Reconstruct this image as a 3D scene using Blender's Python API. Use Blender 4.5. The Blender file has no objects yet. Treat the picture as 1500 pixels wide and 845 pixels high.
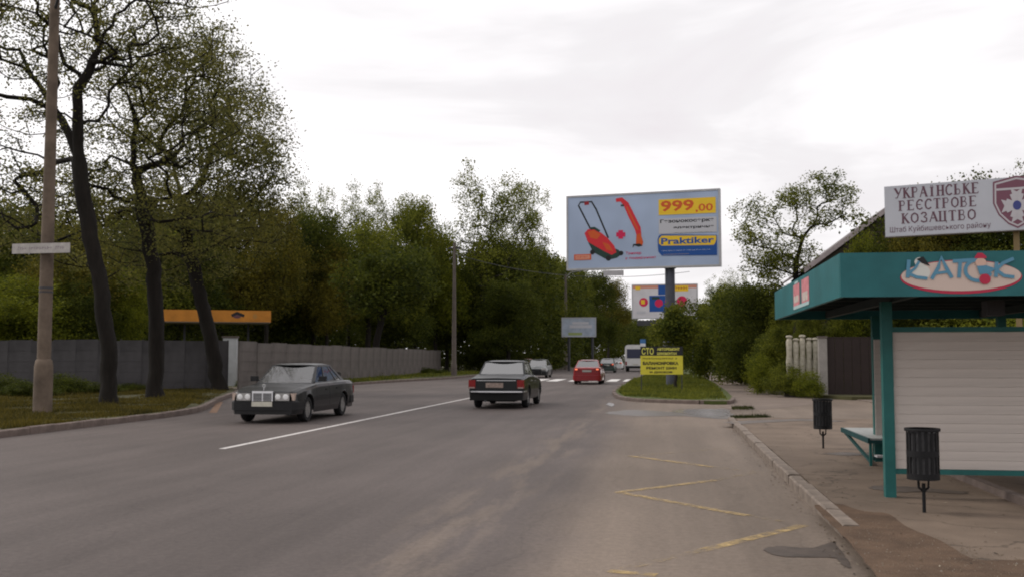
import bpy, bmesh, math, random
import numpy as np
from mathutils import Vector, Matrix
R = math.radians
sc = bpy.context.scene
COL = sc.collection
# ---------------- camera, sky, sun, exposure ----------------
YAW, PITCH, EYE = R(8.53), R(3.84), 1.6
cam_d = bpy.data.cameras.new("camera"); cam = bpy.data.objects.new("camera", cam_d); COL.objects.link(cam)
cam_d.lens = 36; cam_d.sensor_width = 36; cam_d.clip_end = 3000; cam_d.clip_start = .05
cam.location = (0, 0, EYE); cam.rotation_euler = (R(90) + PITCH, 0, YAW)
sc.camera = cam
sc.render.engine = 'CYCLES'
sc.cycles.max_bounces = 6; sc.cycles.diffuse_bounces = 2; sc.cycles.glossy_bounces = 3
sc.cycles.transmission_bounces = 4; sc.cycles.transparent_max_bounces = 8
sc.cycles.caustics_reflective = False; sc.cycles.caustics_refractive = False
sc.cycles.use_denoising = True
sc.cycles.pixel_filter_type = 'BLACKMAN_HARRIS'; sc.cycles.filter_width = 2.0
sc.view_settings.view_transform = 'Standard'; sc.view_settings.look = 'None'
sc.view_settings.exposure = 0.0; sc.view_settings.gamma = 1.0; sc.view_settings.use_curve_mapping = False
SUN_EL, SUN_AZ = 44, -78            # azimuth from +Y towards +X
w = bpy.data.worlds.new("World"); sc.world = w; w.use_nodes = True
nt = w.node_tree; nt.nodes.clear()
def wn(t, **k):
    n = nt.nodes.new(t)
    for a, b in k.items(): setattr(n, a, b)
    return n
out = wn('ShaderNodeOutputWorld'); bg = wn('ShaderNodeBackground'); bg.inputs[1].default_value = 0.1
sky = wn('ShaderNodeTexSky', sky_type='NISHITA'); sky.sun_disc = False
sky.sun_elevation = R(SUN_EL); sky.sun_rotation = R(SUN_AZ); sky.air_density = 1.0; sky.dust_density = 4
tc = wn('ShaderNodeTexCoord'); mp = wn('ShaderNodeMapping'); mp.inputs['Scale'].default_value = (1.6, 1.0, 7.0)
mp.inputs['Location'].default_value = (0.4, 1.3, 0.2)
nz = wn('ShaderNodeTexNoise'); nz.inputs['Scale'].default_value = 1.25; nz.inputs['Detail'].default_value = 5; nz.inputs['Roughness'].default_value = .52
nz.inputs['Distortion'].default_value = .5
cr = wn('ShaderNodeValToRGB')
cr.color_ramp.elements[0].position = .33; cr.color_ramp.elements[0].color = (.90, .85, .875, 1)
cr.color_ramp.elements[1].position = .62; cr.color_ramp.elements[1].color = (1.22, 1.19, 1.20, 1)
e = cr.color_ramp.elements.new(.46); e.color = (.955, .925, .94, 1)
sep = wn('ShaderNodeSeparateXYZ')                      # the cover is brighter to the west, where the sun stands behind it
mr = wn('ShaderNodeMapRange'); mr.inputs[1].default_value = -.75; mr.inputs[2].default_value = .45
mr.inputs[3].default_value = .22; mr.inputs[4].default_value = -.03
ad = wn('ShaderNodeMath', operation='ADD')
sc10 = wn('ShaderNodeVectorMath', operation='SCALE'); sc10.inputs['Scale'].default_value = 10.0
mx = wn('ShaderNodeMixRGB'); mx.inputs[0].default_value = .94
L = nt.links.new
L(tc.outputs['Generated'], mp.inputs[0]); L(mp.outputs[0], nz.inputs[0]); L(tc.outputs['Generated'], sep.inputs[0])
L(sep.outputs[0], mr.inputs[0]); L(nz.outputs[0], ad.inputs[0]); L(mr.outputs[0], ad.inputs[1]); L(ad.outputs[0], cr.inputs[0])
L(cr.outputs[0], sc10.inputs[0]); L(sky.outputs[0], mx.inputs[1]); L(sc10.outputs[0], mx.inputs[2]); L(mx.outputs[0], bg.inputs[0]); L(bg.outputs[0], out.inputs[0])
sd = bpy.data.lights.new("sun", 'SUN'); sd.energy = 1.5; sd.angle = R(16); sd.color = (1, .95, .88)
so = bpy.data.objects.new("sun", sd); COL.objects.link(so)
_d = Vector((math.sin(R(SUN_AZ)) * math.cos(R(SUN_EL)), math.cos(R(SUN_AZ)) * math.cos(R(SUN_EL)), math.sin(R(SUN_EL))))
so.rotation_euler = _d.to_track_quat('Z', 'Y').to_euler()

# ---------------- photo survey: pixel of the 1500x845 photograph -> point of the place ----------------
_F = np.array([-math.sin(YAW) * math.cos(PITCH), math.cos(YAW) * math.cos(PITCH), math.sin(PITCH)])
_Rt = np.array([math.cos(YAW), math.sin(YAW), 0]); _U = np.cross(_Rt, _F)
def ray(px, py): return _F + _Rt * (px - 750) / 1500 - _U * (py - 422.5) / 1500
def gp(px, py, z=0.0):
    r = ray(px, py); t = (z - EYE) / r[2]; return (r[0] * t, r[1] * t, z)
def at(px, py, Y):
    r = ray(px, py); t = Y / r[1]; return (r[0] * t, Y, EYE + r[2] * t)

# ---------------- materials ----------------
MATS = {}
def mat(name, base, rough=.8, var=0, scale=5, bump=0, bscale=60, metal=0, spec=.25, stretch=None, detail=5, island=0, alpha=1, emit=0, emit_col=None, coat=0):
    if name in MATS: return MATS[name]
    m = bpy.data.materials.new(name); m.use_nodes = True; n = m.node_tree; b = n.nodes['Principled BSDF']
    b.inputs['Base Color'].default_value = (*base, 1); b.inputs['Roughness'].default_value = rough
    b.inputs['Metallic'].default_value = metal; b.inputs['Specular IOR Level'].default_value = spec
    if coat: b.inputs['Coat Weight'].default_value = coat; b.inputs['Coat Roughness'].default_value = .06
    if alpha < 1: b.inputs['Alpha'].default_value = alpha
    if emit: b.inputs['Emission Color'].default_value = (*(emit_col or base), 1); b.inputs['Emission Strength'].default_value = emit
    if var or bump:
        t = n.nodes.new('ShaderNodeTexCoord'); src = t.outputs['Object']
        if stretch:
            q = n.nodes.new('ShaderNodeMapping'); q.inputs['Scale'].default_value = stretch; n.links.new(src, q.inputs[0]); src = q.outputs[0]
    if var:
        z = n.nodes.new('ShaderNodeTexNoise'); z.inputs['Scale'].default_value = scale; z.inputs['Detail'].default_value = detail; z.inputs['Roughness'].default_value = .62
        n.links.new(src, z.inputs[0])
        r = n.nodes.new('ShaderNodeMapRange'); r.inputs[1].default_value = .3; r.inputs[2].default_value = .7; r.inputs[3].default_value = 1 - var; r.inputs[4].default_value = 1 + var
        n.links.new(z.outputs[0], r.inputs[0]); fac = r.outputs[0]
        if island:
            g = n.nodes.new('ShaderNodeNewGeometry'); r2 = n.nodes.new('ShaderNodeMapRange'); r2.inputs[3].default_value = 1 - island; r2.inputs[4].default_value = 1 + island
            n.links.new(g.outputs['Random Per Island'], r2.inputs[0]); mu = n.nodes.new('ShaderNodeMath'); mu.operation = 'MULTIPLY'
            n.links.new(fac, mu.inputs[0]); n.links.new(r2.outputs[0], mu.inputs[1]); fac = mu.outputs[0]
        v = n.nodes.new('ShaderNodeVectorMath'); v.operation = 'SCALE'; v.inputs[0].default_value = base; n.links.new(fac, v.inputs['Scale']); n.links.new(v.outputs[0], b.inputs['Base Color'])
    if bump:
        z2 = n.nodes.new('ShaderNodeTexNoise'); z2.inputs['Scale'].default_value = bscale; z2.inputs['Detail'].default_value = 4; n.links.new(src, z2.inputs[0])
        bp = n.nodes.new('ShaderNodeBump'); bp.inputs['Strength'].default_value = bump; bp.inputs['Distance'].default_value = .02
        n.links.new(z2.outputs[0], bp.inputs['Height']); n.links.new(bp.outputs[0], b.inputs['Normal'])
    MATS[name] = m; return m
def leafmat(name, base, trans=.35, hue=(1.25, 1.05, .8)):
    if name in MATS: return MATS[name]
    m = bpy.data.materials.new(name); m.use_nodes = True; n = m.node_tree; b = n.nodes['Principled BSDF']; o = n.nodes['Material Output']
    t = n.nodes.new('ShaderNodeTexCoord'); z = n.nodes.new('ShaderNodeTexNoise'); z.inputs['Scale'].default_value = .45; z.inputs['Detail'].default_value = 3
    n.links.new(t.outputs['Object'], z.inputs[0]); g = n.nodes.new('ShaderNodeNewGeometry')
    ml = n.nodes.new('ShaderNodeMath'); ml.operation = 'MULTIPLY_ADD'; ml.inputs[1].default_value = .5
    n.links.new(g.outputs['Random Per Island'], ml.inputs[0]); n.links.new(z.outputs[0], ml.inputs[2])
    r = n.nodes.new('ShaderNodeMapRange'); r.inputs[1].default_value = .42; r.inputs[2].default_value = 1.08; n.links.new(ml.outputs[0], r.inputs[0])
    c = n.nodes.new('ShaderNodeMixRGB'); c.inputs[1].default_value = (base[0] * .38, base[1] * .42, base[2] * .5, 1)
    c.inputs[2].default_value = (base[0] * 1.6 * hue[0], base[1] * 1.5 * hue[1], base[2] * 1.3 * hue[2], 1)
    n.links.new(r.outputs[0], c.inputs[0]); n.links.new(c.outputs[0], b.inputs['Base Color'])
    b.inputs['Roughness'].default_value = .6; b.inputs['Specular IOR Level'].default_value = .08
    tr = n.nodes.new('ShaderNodeBsdfTranslucent'); n.links.new(c.outputs[0], tr.inputs[0])
    ms = n.nodes.new('ShaderNodeMixShader'); ms.inputs[0].default_value = trans
    n.links.new(b.outputs[0], ms.inputs[1]); n.links.new(tr.outputs[0], ms.inputs[2]); n.links.new(ms.outputs[0], o.inputs[0])
    MATS[name] = m; return m
def glassmat(name, tint=(.3, .32, .32), refl=.1):
    if name in MATS: return MATS[name]
    m = bpy.data.materials.new(name); m.use_nodes = True; n = m.node_tree; n.nodes.remove(n.nodes['Principled BSDF']); o = n.nodes['Material Output']
    a = n.nodes.new('ShaderNodeBsdfTransparent'); a.inputs[0].default_value = (*tint, 1)
    g = n.nodes.new('ShaderNodeBsdfGlossy'); g.inputs['Roughness'].default_value = .04; g.inputs[0].default_value = (.95, .95, .95, 1)
    f = n.nodes.new('ShaderNodeLayerWeight'); f.inputs[0].default_value = .5; pw = n.nodes.new('ShaderNodeMath'); pw.operation = 'POWER'; pw.inputs[1].default_value = 3.5; n.links.new(f.outputs['Facing'], pw.inputs[0]); ad_ = n.nodes.new('ShaderNodeMath'); ad_.operation = 'MULTIPLY_ADD'; ad_.inputs[1].default_value = .6; ad_.inputs[2].default_value = refl
    s = n.nodes.new('ShaderNodeMixShader'); n.links.new(pw.outputs[0], ad_.inputs[0]); n.links.new(ad_.outputs[0], s.inputs[0])
    n.links.new(a.outputs[0], s.inputs[1]); n.links.new(g.outputs[0], s.inputs[2]); n.links.new(s.outputs[0], o.inputs[0])
    MATS[name] = m; return m

# ---------------- object helpers ----------------
def tag(o, label=None, cat=None, group=None, kind=None):
    if label: o['label'] = label
    if cat: o['category'] = cat
    if group: o['group'] = group
    if kind: o['kind'] = kind
    return o
def thing(name, label, cat, loc=(0, 0, 0), rz=0, group=None):
    o = bpy.data.objects.new(name, None); COL.objects.link(o); o.empty_display_size = .2
    o.location = loc; o.rotation_euler = (0, 0, rz); return tag(o, label, cat, group)
class MB:
    """Collects shapes; build() links them as one mesh object."""
    def __init__(s): s.v = []; s.f = []; s.m = []
    def add(s, vs, fs, mi=0):
        k = len(s.v); s.v += [tuple(map(float, p)) for p in vs]; s.f += [tuple(i + k for i in f) for f in fs]; s.m += [mi] * len(fs); return s
    def box(s, x0, y0, z0, x1, y1, z1, mi=0, T=None):
        vs = [(x0, y0, z0), (x1, y0, z0), (x1, y1, z0), (x0, y1, z0), (x0, y0, z1), (x1, y0, z1), (x1, y1, z1), (x0, y1, z1)]
        if T is not None: vs = [tuple(T @ Vector(p)) for p in vs]
        return s.add(vs, [(0, 3, 2, 1), (4, 5, 6, 7), (0, 1, 5, 4), (1, 2, 6, 5), (2, 3, 7, 6), (3, 0, 4, 7)], mi)
    def cbox(s, c, d, mi=0, T=None):
        return s.box(c[0] - d[0] / 2, c[1] - d[1] / 2, c[2] - d[2] / 2, c[0] + d[0] / 2, c[1] + d[1] / 2, c[2] + d[2] / 2, mi, T)
    def tube(s, pts, rad, n=8, mi=0, caps=True):
        pts = [Vector(p) for p in pts]; rad = rad if hasattr(rad, '__len__') else [rad] * len(pts); rings = []
        up = Vector((0, 0, 1)); k = len(s.v)
        for i, p in enumerate(pts):
            d = (pts[min(i + 1, len(pts) - 1)] - pts[max(i - 1, 0)]).normalized()
            a = d.cross(up); a = a.normalized() if a.length > .05 else Vector((1, 0, 0)); b = d.cross(a).normalized()
            for j in range(n):
                t = 2 * math.pi * (j + .5) / n; s.v.append(tuple(p + a * math.cos(t) * rad[i] + b * math.sin(t) * rad[i]))
        for i in range(len(pts) - 1):
            for j in range(n):
                q = (j + 1) % n; s.f.append((k + i * n + j, k + i * n + q, k + (i + 1) * n + q, k + (i + 1) * n + j)); s.m.append(mi)
        if caps:
            s.f.append(tuple(k + j for j in range(n))[::-1]); s.f.append(tuple(k + (len(pts) - 1) * n + j for j in range(n))); s.m += [mi, mi]
        return s
    def bar(s, a, b, w, t, mi=0):
        a = Vector(a); b = Vector(b); d = b - a; l = d.length; q = d.to_track_quat('X', 'Z').to_matrix().to_4x4()
        return s.box(0, -w / 2, -t / 2, l, w / 2, t / 2, mi, Matrix.Translation(a) @ q)
    def lathe(s, prof, n=20, mi=0, T=None, axis='z'):
        k = len(s.v)
        for (r_, z) in prof:
            for j in range(n):
                t = 2 * math.pi * j / n
                p = Vector((r_ * math.cos(t), r_ * math.sin(t), z)) if axis == 'z' else Vector((r_ * math.cos(t), z, r_ * math.sin(t)))
                s.v.append(tuple(T @ p) if T is not None else tuple(p))
        for i in range(len(prof) - 1):
            for j in range(n):
                q = (j + 1) % n; s.f.append((k + i * n + j, k + i * n + q, k + (i + 1) * n + q, k + (i + 1) * n + j)); s.m.append(mi)
        return s
    def poly(s, pts, mi=0): return s.add(pts, [tuple(range(len(pts)))], mi)
    def prism(s, pts, z0, z1, mi=0):
        n = len(pts); s.add([(p[0], p[1], z0) for p in pts] + [(p[0], p[1], z1) for p in pts],
              [tuple(range(n))[::-1], tuple(range(n, 2 * n))] + [(i, (i + 1) % n, (i + 1) % n + n, i + n) for i in range(n)], mi); return s
    def build(s, name, mats, parent=None, smooth=None, loc=None):
        me = bpy.data.meshes.new(name); me.from_pydata(s.v, [], s.f)
        mats = mats if isinstance(mats, (list, tuple)) else [mats]
        for m in mats: me.materials.append(m)
        if len(mats) > 1: me.polygons.foreach_set('material_index', s.m)
        me.validate(); bm = bmesh.new(); bm.from_mesh(me); bmesh.ops.recalc_face_normals(bm, faces=bm.faces); bm.to_mesh(me); bm.free()
        if smooth: me.shade_smooth(); me.set_sharp_from_angle(angle=R(smooth))
        o = bpy.data.objects.new(name, me); COL.objects.link(o)
        if parent: o.parent = parent
        if loc: o.location = loc
        return o
def copy_tree(o, parent=None, names=None):
    c = o.copy(); COL.objects.link(c); c.parent = parent
    for ch in list(o.children): copy_tree(ch, c)
    return c
def smooth_closed(pts, n=6):
    out_ = []; N = len(pts)
    for i in range(N):
        p0, p1, p2, p3 = (np.array(pts[(i + k - 1) % N][:2], float) for k in range(4))
        for j in range(n):
            t = j / n; out_.append(tuple(.5 * ((2 * p1) + (-p0 + p2) * t + (2 * p0 - 5 * p1 + 4 * p2 - p3) * t * t + (-p0 + 3 * p1 - 3 * p2 + p3) * t ** 3)))
    return out_
def sheet(name, pts, z, m, kind='structure', thick=0):
    b = MB()
    if thick: b.prism([(p[0], p[1]) for p in pts], z - thick, z)
    else: b.poly([(p[0], p[1], z) for p in pts])
    bm = bmesh.new(); me = bpy.data.meshes.new(name); me.from_pydata(b.v, [], b.f); bm.from_mesh(me)
    bmesh.ops.recalc_face_normals(bm, faces=bm.faces); bmesh.ops.triangulate(bm, faces=[f for f in bm.faces if len(f.verts) > 4], ngon_method='EAR_CLIP')
    bm.to_mesh(me); bm.free(); me.materials.append(m); o = bpy.data.objects.new(name, me); COL.objects.link(o); o['kind'] = kind; return o

# ---------------- text ----------------
def text_mesh(body, x0, y0, x1, y1, bold=0.0, fit=True):
    """Flat letters in the xz plane between (x0,y0) and (x1,y1); returns verts and faces."""
    c = bpy.data.curves.new('lettering', 'FONT'); c.body = body; c.resolution_u = 2; c.offset = bold
    o = bpy.data.objects.new('lettering', c); COL.objects.link(o)
    dg = bpy.context.evaluated_depsgraph_get(); me = bpy.data.meshes.new_from_object(o.evaluated_get(dg))
    v = np.array([p.co[:] for p in me.vertices]); f = [tuple(p.vertices) for p in me.polygons]
    bpy.data.objects.remove(o); bpy.data.curves.remove(c); bpy.data.meshes.remove(me)
    if not len(v): return [], []
    mn, mxx = v.min(0), v.max(0); sx = (x1 - x0) / (mxx[0] - mn[0]); sy = (y1 - y0) / (mxx[1] - mn[1])
    return [(x0 + (p[0] - mn[0]) * sx, 0, y0 + (p[1] - mn[1]) * sy) for p in v], f
def letters(b, body, x0, y0, x1, y1, y, mi=0, bold=.0):
    v, f = text_mesh(body, x0, y0, x1, y1, bold); b.add([(p[0], y, p[2]) for p in v], f, mi)
def stroke(b, pts, wd, y, mi=0, closed=False):
    """Flat stroke in the xz plane along pts, width wd (one number or one per point)."""
    P = [np.array(p, float) for p in pts]; n = len(P); k = len(b.v); W = wd if hasattr(wd, '__len__') else [wd] * n
    for i in range(n):
        a = P[(i - 1) % n] if closed or i > 0 else P[i]; c = P[(i + 1) % n] if closed or i < n - 1 else P[i]
        d = c - a; d = d / (np.hypot(*d) + 1e-9); q = np.array([-d[1], d[0]]) * W[i] / 2
        b.v.append((P[i][0] + q[0], y, P[i][1] + q[1])); b.v.append((P[i][0] - q[0], y, P[i][1] - q[1]))
    for i in range(n if closed else n - 1):
        j = (i + 1) % n; b.f.append((k + 2 * i, k + 2 * i + 1, k + 2 * j + 1, k + 2 * j)); b.m.append(mi)
def disc(b, cx, cz, rx, rz_, y, mi=0, n=24, a0=0, a1=360):
    pts = [(cx + rx * math.cos(R(a0 + (a1 - a0) * i / n)), y, cz + rz_ * math.sin(R(a0 + (a1 - a0) * i / n))) for i in range(n if a1 - a0 == 360 else n + 1)]
    b.poly(pts, mi)
def shape(b, pts, y, mi=0): b.poly([(p[0], y, p[1]) for p in pts], mi)
def arc(cx, cz, rx, rz_, a0, a1, n=12): return [(cx + rx * math.cos(R(a0 + (a1 - a0) * i / n)), cz + rz_ * math.sin(R(a0 + (a1 - a0) * i / n))) for i in range(n + 1)]
# ---------------- ground, road, kerbs ----------------
def roadmat():
    m = bpy.data.materials.new('road_asphalt'); m.use_nodes = True; n = m.node_tree; b = n.nodes['Principled BSDF']; K = n.links.new
    t = n.nodes.new('ShaderNodeTexCoord'); s = n.nodes.new('ShaderNodeSeparateXYZ'); K(t.outputs['Object'], s.inputs[0])
    def mapn(v, a, b_, c, d, sm=True):
        q = n.nodes.new('ShaderNodeMapRange'); q.interpolation_type = 'SMOOTHSTEP' if sm else 'LINEAR'
        for i, x in enumerate((a, b_, c, d)): q.inputs[i + 1].default_value = x
        K(v, q.inputs[0]); return q.outputs[0]
    def noise(scale, st, det=5, loc=(0, 0, 0), ro=.6):
        p = n.nodes.new('ShaderNodeMapping'); p.inputs['Scale'].default_value = st; p.inputs['Location'].default_value = loc; K(t.outputs['Object'], p.inputs[0])
        z = n.nodes.new('ShaderNodeTexNoise'); z.inputs['Scale'].default_value = scale; z.inputs['Detail'].default_value = det; z.inputs['Roughness'].default_value = ro; K(p.outputs[0], z.inputs[0]); return z.outputs[0]
    def math_(op, a, c):
        q = n.nodes.new('ShaderNodeMath'); q.operation = op
        for i, x in enumerate((a, c)):
            if isinstance(x, (int, float)): q.inputs[i].default_value = x
            else: K(x, q.inputs[i])
        return q.outputs[0]
    wob = math_('MULTIPLY', math_('SUBTRACT', noise(.5, (1, .5, 1)), .5), 1.0)
    x = math_('ADD', s.outputs[0], wob)
    bay = mapn(x, -1.6, -.5, 0, 1)                                   # dusty lay-by
    streak1 = math_('MULTIPLY', mapn(math_('ABSOLUTE', math_('ADD', x, 2.0), 0), .0, .75, 1, 0), mapn(noise(2, (1.6, .22, 1), 6, (0, 0, 3)), .42, .62, 0, 1))
    streak2 = math_('MULTIPLY', mapn(math_('ABSOLUTE', math_('ADD', x, .95), 0), .0, .5, 1, 0), mapn(noise(2, (2, .25, 1), 6, (3, 0, 3)), .45, .65, 0, 1))
    side = math_('MULTIPLY', mapn(s.outputs[1], 23, 29, 0, 1), math_('MULTIPLY', mapn(s.outputs[0], -2.6, -.8, 0, 1), .8))
    d = math_('MAXIMUM', math_('MAXIMUM', bay, side), math_('MULTIPLY', math_('MAXIMUM', streak1, streak2), .6))
    tracks = mapn(noise(1.3, (1.6, .06, 1), 4), .35, .65, .93, 1.07)
    fine = mapn(noise(16, (1, 1, 1), 6, ro=.75), .25, .75, .80, 1.2); big = mapn(noise(.35, (1, .5, 1), 6, (7, 0, 0)), .3, .7, .84, 1.14)
    grit = mapn(noise(140, (1, 1, 1), 3), .3, .72, .72, 1.32)
    # thin cracks
    vp = n.nodes.new('ShaderNodeMapping'); vp.inputs['Scale'].default_value = (.28, .13, 1); K(t.outputs['Object'], vp.inputs[0])
    dn = n.nodes.new('ShaderNodeTexNoise'); dn.inputs['Scale'].default_value = 1.4; dn.inputs['Detail'].default_value = 6; K(vp.outputs[0], dn.inputs[0])
    va = n.nodes.new('ShaderNodeVectorMath'); va.operation = 'ADD'; K(vp.outputs[0], va.inputs[0]); K(dn.outputs['Color'], va.inputs[1])
    vo = n.nodes.new('ShaderNodeTexVoronoi'); vo.feature = 'DISTANCE_TO_EDGE'; vo.inputs['Scale'].default_value = 1.0; K(va.outputs[0], vo.inputs[0])
    crack = mapn(vo.outputs['Distance'], .0, .006, .87, 1)
    c = n.nodes.new('ShaderNodeMixRGB'); c.inputs[1].default_value = (.096, .079, .073, 1); c.inputs[2].default_value = (.170, .134, .107, 1); K(d, c.inputs[0])
    f = math_('MULTIPLY', math_('MULTIPLY', math_('MULTIPLY', fine, big), tracks), math_('MULTIPLY', grit, crack))
    v = n.nodes.new('ShaderNodeVectorMath'); v.operation = 'SCALE'; K(c.outputs[0], v.inputs[0]); K(f, v.inputs['Scale']); K(v.outputs[0], b.inputs['Base Color'])
    b.inputs['Roughness'].default_value = .72; b.inputs['Specular IOR Level'].default_value = .18
    bp = n.nodes.new('ShaderNodeBump'); bp.inputs['Strength'].default_value = .5; bp.inputs['Distance'].default_value = .006
    K(noise(90, (1, 1, 1), 4), bp.inputs['Height']); K(bp.outputs[0], b.inputs['Normal']); return m
M_ROAD = roadmat()
M_SOIL = mat('ground_soil', (.06, .06, .028), .95, .3, .8, .4, 8)
M_VERGE = mat('verge_turf', (.055, .052, .022), .95, .38, .9, .5, 12)
M_ISLAND = mat('island_turf', (.060, .075, .020), .95, .3, 1.2, .5, 12)
M_KERB = mat('kerb_concrete', (.14, .108, .094), .85, .35, 3, .3, 40)
M_KERBL = mat('kerb_concrete_pale', (.185, .150, .124), .85, .35, 4, .3, 40)
M_PAVE = mat('pavement_concrete', (.150, .112, .084), .85, .28, .9, .35, 50, detail=8)
M_PATH = mat('footpath_asphalt', (.165, .130, .108), .85, .2, 1.0, .3, 40, detail=8)
M_WET = mat('wet_asphalt', (.095, .075, .062), .55, .3, 3, .1, 30, spec=.4)
M_PUD = mat('puddle_water', (.17, .155, .155), .22, .2, 1.5, spec=.6)  # pale base colour stands in for bright reflection on the water
M_DIRT = mat('dirt_brown', (.098, .062, .040), .95, .32, 3, .8, 40, detail=8)
M_YEL = None

tag(MB().poly([(-1500, -300, -.03), (1500, -300, -.03), (1500, 2800, -.03), (-1500, 2800, -.03)]).build('ground', M_SOIL), kind='structure')
tag(MB().poly([(-24, -12, 0), (14.5, -12, 0), (14.5, 36, 0), (10, 300, 0), (-3, 700, 0), (-20, 700, 0), (-24, 100, 0)]).build('road', M_ROAD), kind='structure')

def resample(pts, step):
    P = [np.array(p[:2], float) for p in pts]; L_ = [0]
    for a, b in zip(P, P[1:]): L_.append(L_[-1] + np.hypot(*(b - a)))
    n = max(1, int(round(L_[-1] / step))); res = []
    for i in range(n + 1):
        s = L_[-1] * i / n; k = max(0, min(len(P) - 2, int(np.searchsorted(L_, s) - 1))); t = (s - L_[k]) / (L_[k + 1] - L_[k]); res.append(P[k] * (1 - t) + P[k + 1] * t)
    return res
def smooth_open(pts, n=5):
    P = [np.array(p[:2], float) for p in pts]; P = [2 * P[0] - P[1]] + P + [2 * P[-1] - P[-2]]; o = []
    for i in range(1, len(P) - 2):
        p0, p1, p2, p3 = P[i - 1:i + 3]
        for j in range(n):
            t = j / n; o.append(.5 * ((2 * p1) + (-p0 + p2) * t + (2 * p0 - 5 * p1 + 4 * p2 - p3) * t * t + (-p0 + 3 * p1 - 3 * p2 + p3) * t ** 3))
    o.append(P[-2]); return [tuple(x) for x in o]
def kerb(path, z, wd, m, step=1.0, h=.3, seed=1):
    """A kerb: separate cast stones laid end to end along the path, each a child of the kerb."""
    rnd = random.Random(seed); root = bpy.data.objects.new('kerb', None); COL.objects.link(root); root['kind'] = 'structure'
    P = resample(path, step); b = MB(); c = .018; L0 = 1.0; prof = [(-wd / 2, -h), (-wd / 2, -c), (-wd / 2 + c, 0), (wd / 2 - c, 0), (wd / 2, -c), (wd / 2, -h)]
    b.add([(x, y, z_) for x in (.006, L0 - .006) for y, z_ in prof], [tuple(range(6))[::-1], tuple(range(6, 12))] + [(i, (i + 1) % 6, (i + 1) % 6 + 6, i + 6) for i in range(6)])
    me = None
    for a, q in zip(P, P[1:]):
        if me is None: o = b.build('kerb_stone', m); me = o.data
        else: o = bpy.data.objects.new('kerb_stone', me); COL.objects.link(o)
        d = q - a; o.parent = root; o.location = (a[0], a[1], z + rnd.uniform(-.012, .008)); o.rotation_euler = (rnd.uniform(-.02, .02), rnd.uniform(-.006, .006), math.atan2(d[1], d[0]) + rnd.uniform(-.008, .008)); o.scale = (np.hypot(*d), 1, 1)
    return root
# verge with the near trees (raised, kerb on its road side)
kA = smooth_open([(-13.3, -4), (-13.25, 8), gp(0, 640), gp(150, 622), gp(262, 608), gp(296, 600), gp(318, 588), gp(345, 577), gp(345, 572), gp(300, 571), gp(215, 569)], 6)
sheet('verge', list(kA) + [(-70, kA[-1][1]), (-70, -4)], .13, M_VERGE, thick=.2)
kerb([(p[0] + .0, p[1]) for p in kA], .15, .17, M_KERB, 1.0, seed=3)
# verge along the grey wall further on
kB = smooth_open([gp(392, 574), gp(455, 567), gp(530, 562.5), gp(600, 558), gp(665, 554), gp(740, 546.5), (-14.6, 130), (-13.5, 220), (-12, 600)], 6)
sheet('verge', list(kB) + [(-80, 600), (-80, kB[0][1])], .12, M_VERGE, thick=.2)
kerb(kB[:31], .145, .17, M_KERB, 1.3, seed=5)
# grass island on the other side
isl = smooth_open([(-2.05, 300), (-1.95, 120), gp(944, 549), gp(918, 562), gp(902, 573), gp(901, 579), gp(912, 585), gp(945, 588.5), gp(1000, 590.5), gp(1050, 592), gp(1070, 591), gp(1074, 586)], 6)
islR = [gp(1062, 574), gp(1042, 560), gp(1024, 549), gp(1012, 542), (3.2, 300)]
sheet('grass_island', list(isl) + [p[:2] for p in islR], .12, M_ISLAND, thick=.2)
kerb(isl[10:], .135, .15, M_KERB, 1.1, seed=7)
# ground under the bushes, beyond the footpath
rv = [gp(1030, 540), gp(1052, 547), gp(1078, 557), gp(1104, 569), gp(1135, 578), gp(1200, 583)]
sheet('verge', [(4.6, 300)] + [p[:2] for p in rv] + [(6.9, 40.2), (60, 40.2), (60, 300)], .13, M_VERGE, thick=.2)
# footpath and dusty side road
sheet('footpath', [p[:2] for p in islR[::-1]] + [gp(1068, 592)[:2], gp(1060, 598)[:2], gp(1110, 600)[:2], gp(1210, 590)[:2]] + [p[:2] for p in rv[::-1]] + [(4.6, 300)], .004, M_PATH)
# pavement with the shelter
padY = gp(1065, 612, .1)[1]
pv = [(1.72, -2), (1.72, 6), (1.70, 12), (1.68, padY), (2.6, padY + .5), (4.5, padY + .2), (8, padY + .6), (14.5, padY + .6), (14.5, -2)]
sheet('pavement', pv, .1, M_PAVE, thick=.2)
sheet('roadside_ground', [(7.5, 33), (14.5, 33), (14.5, 40.2), (7.1, 40.2)], .03, M_PATH, thick=.1)
sheet('ground', [(14.6, -12), (120, -12), (120, 39), (14.6, 39)], .0, M_SOIL)
yk = gp(1215, 770, .1)[1]
kerb([(1.62, yk), (1.60, 12), (1.585, padY + .2)], .12, .16, M_KERBL, 1.0, seed=11)
kerb([(1.66, -1), (1.64, yk - .03)], .065, .15, M_KERB, 1.0, seed=12)

def blot(name, pts, z, m, seed=0, amp=.06, kind='structure', n=8):
    rnd = random.Random(seed); P = smooth_closed(pts, n); c = np.mean(P, 0)
    P = [tuple(c + (np.array(p) - c) * (1 + rnd.uniform(-amp, amp))) for p in P]; return sheet(name, P, z, m, kind)
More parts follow.
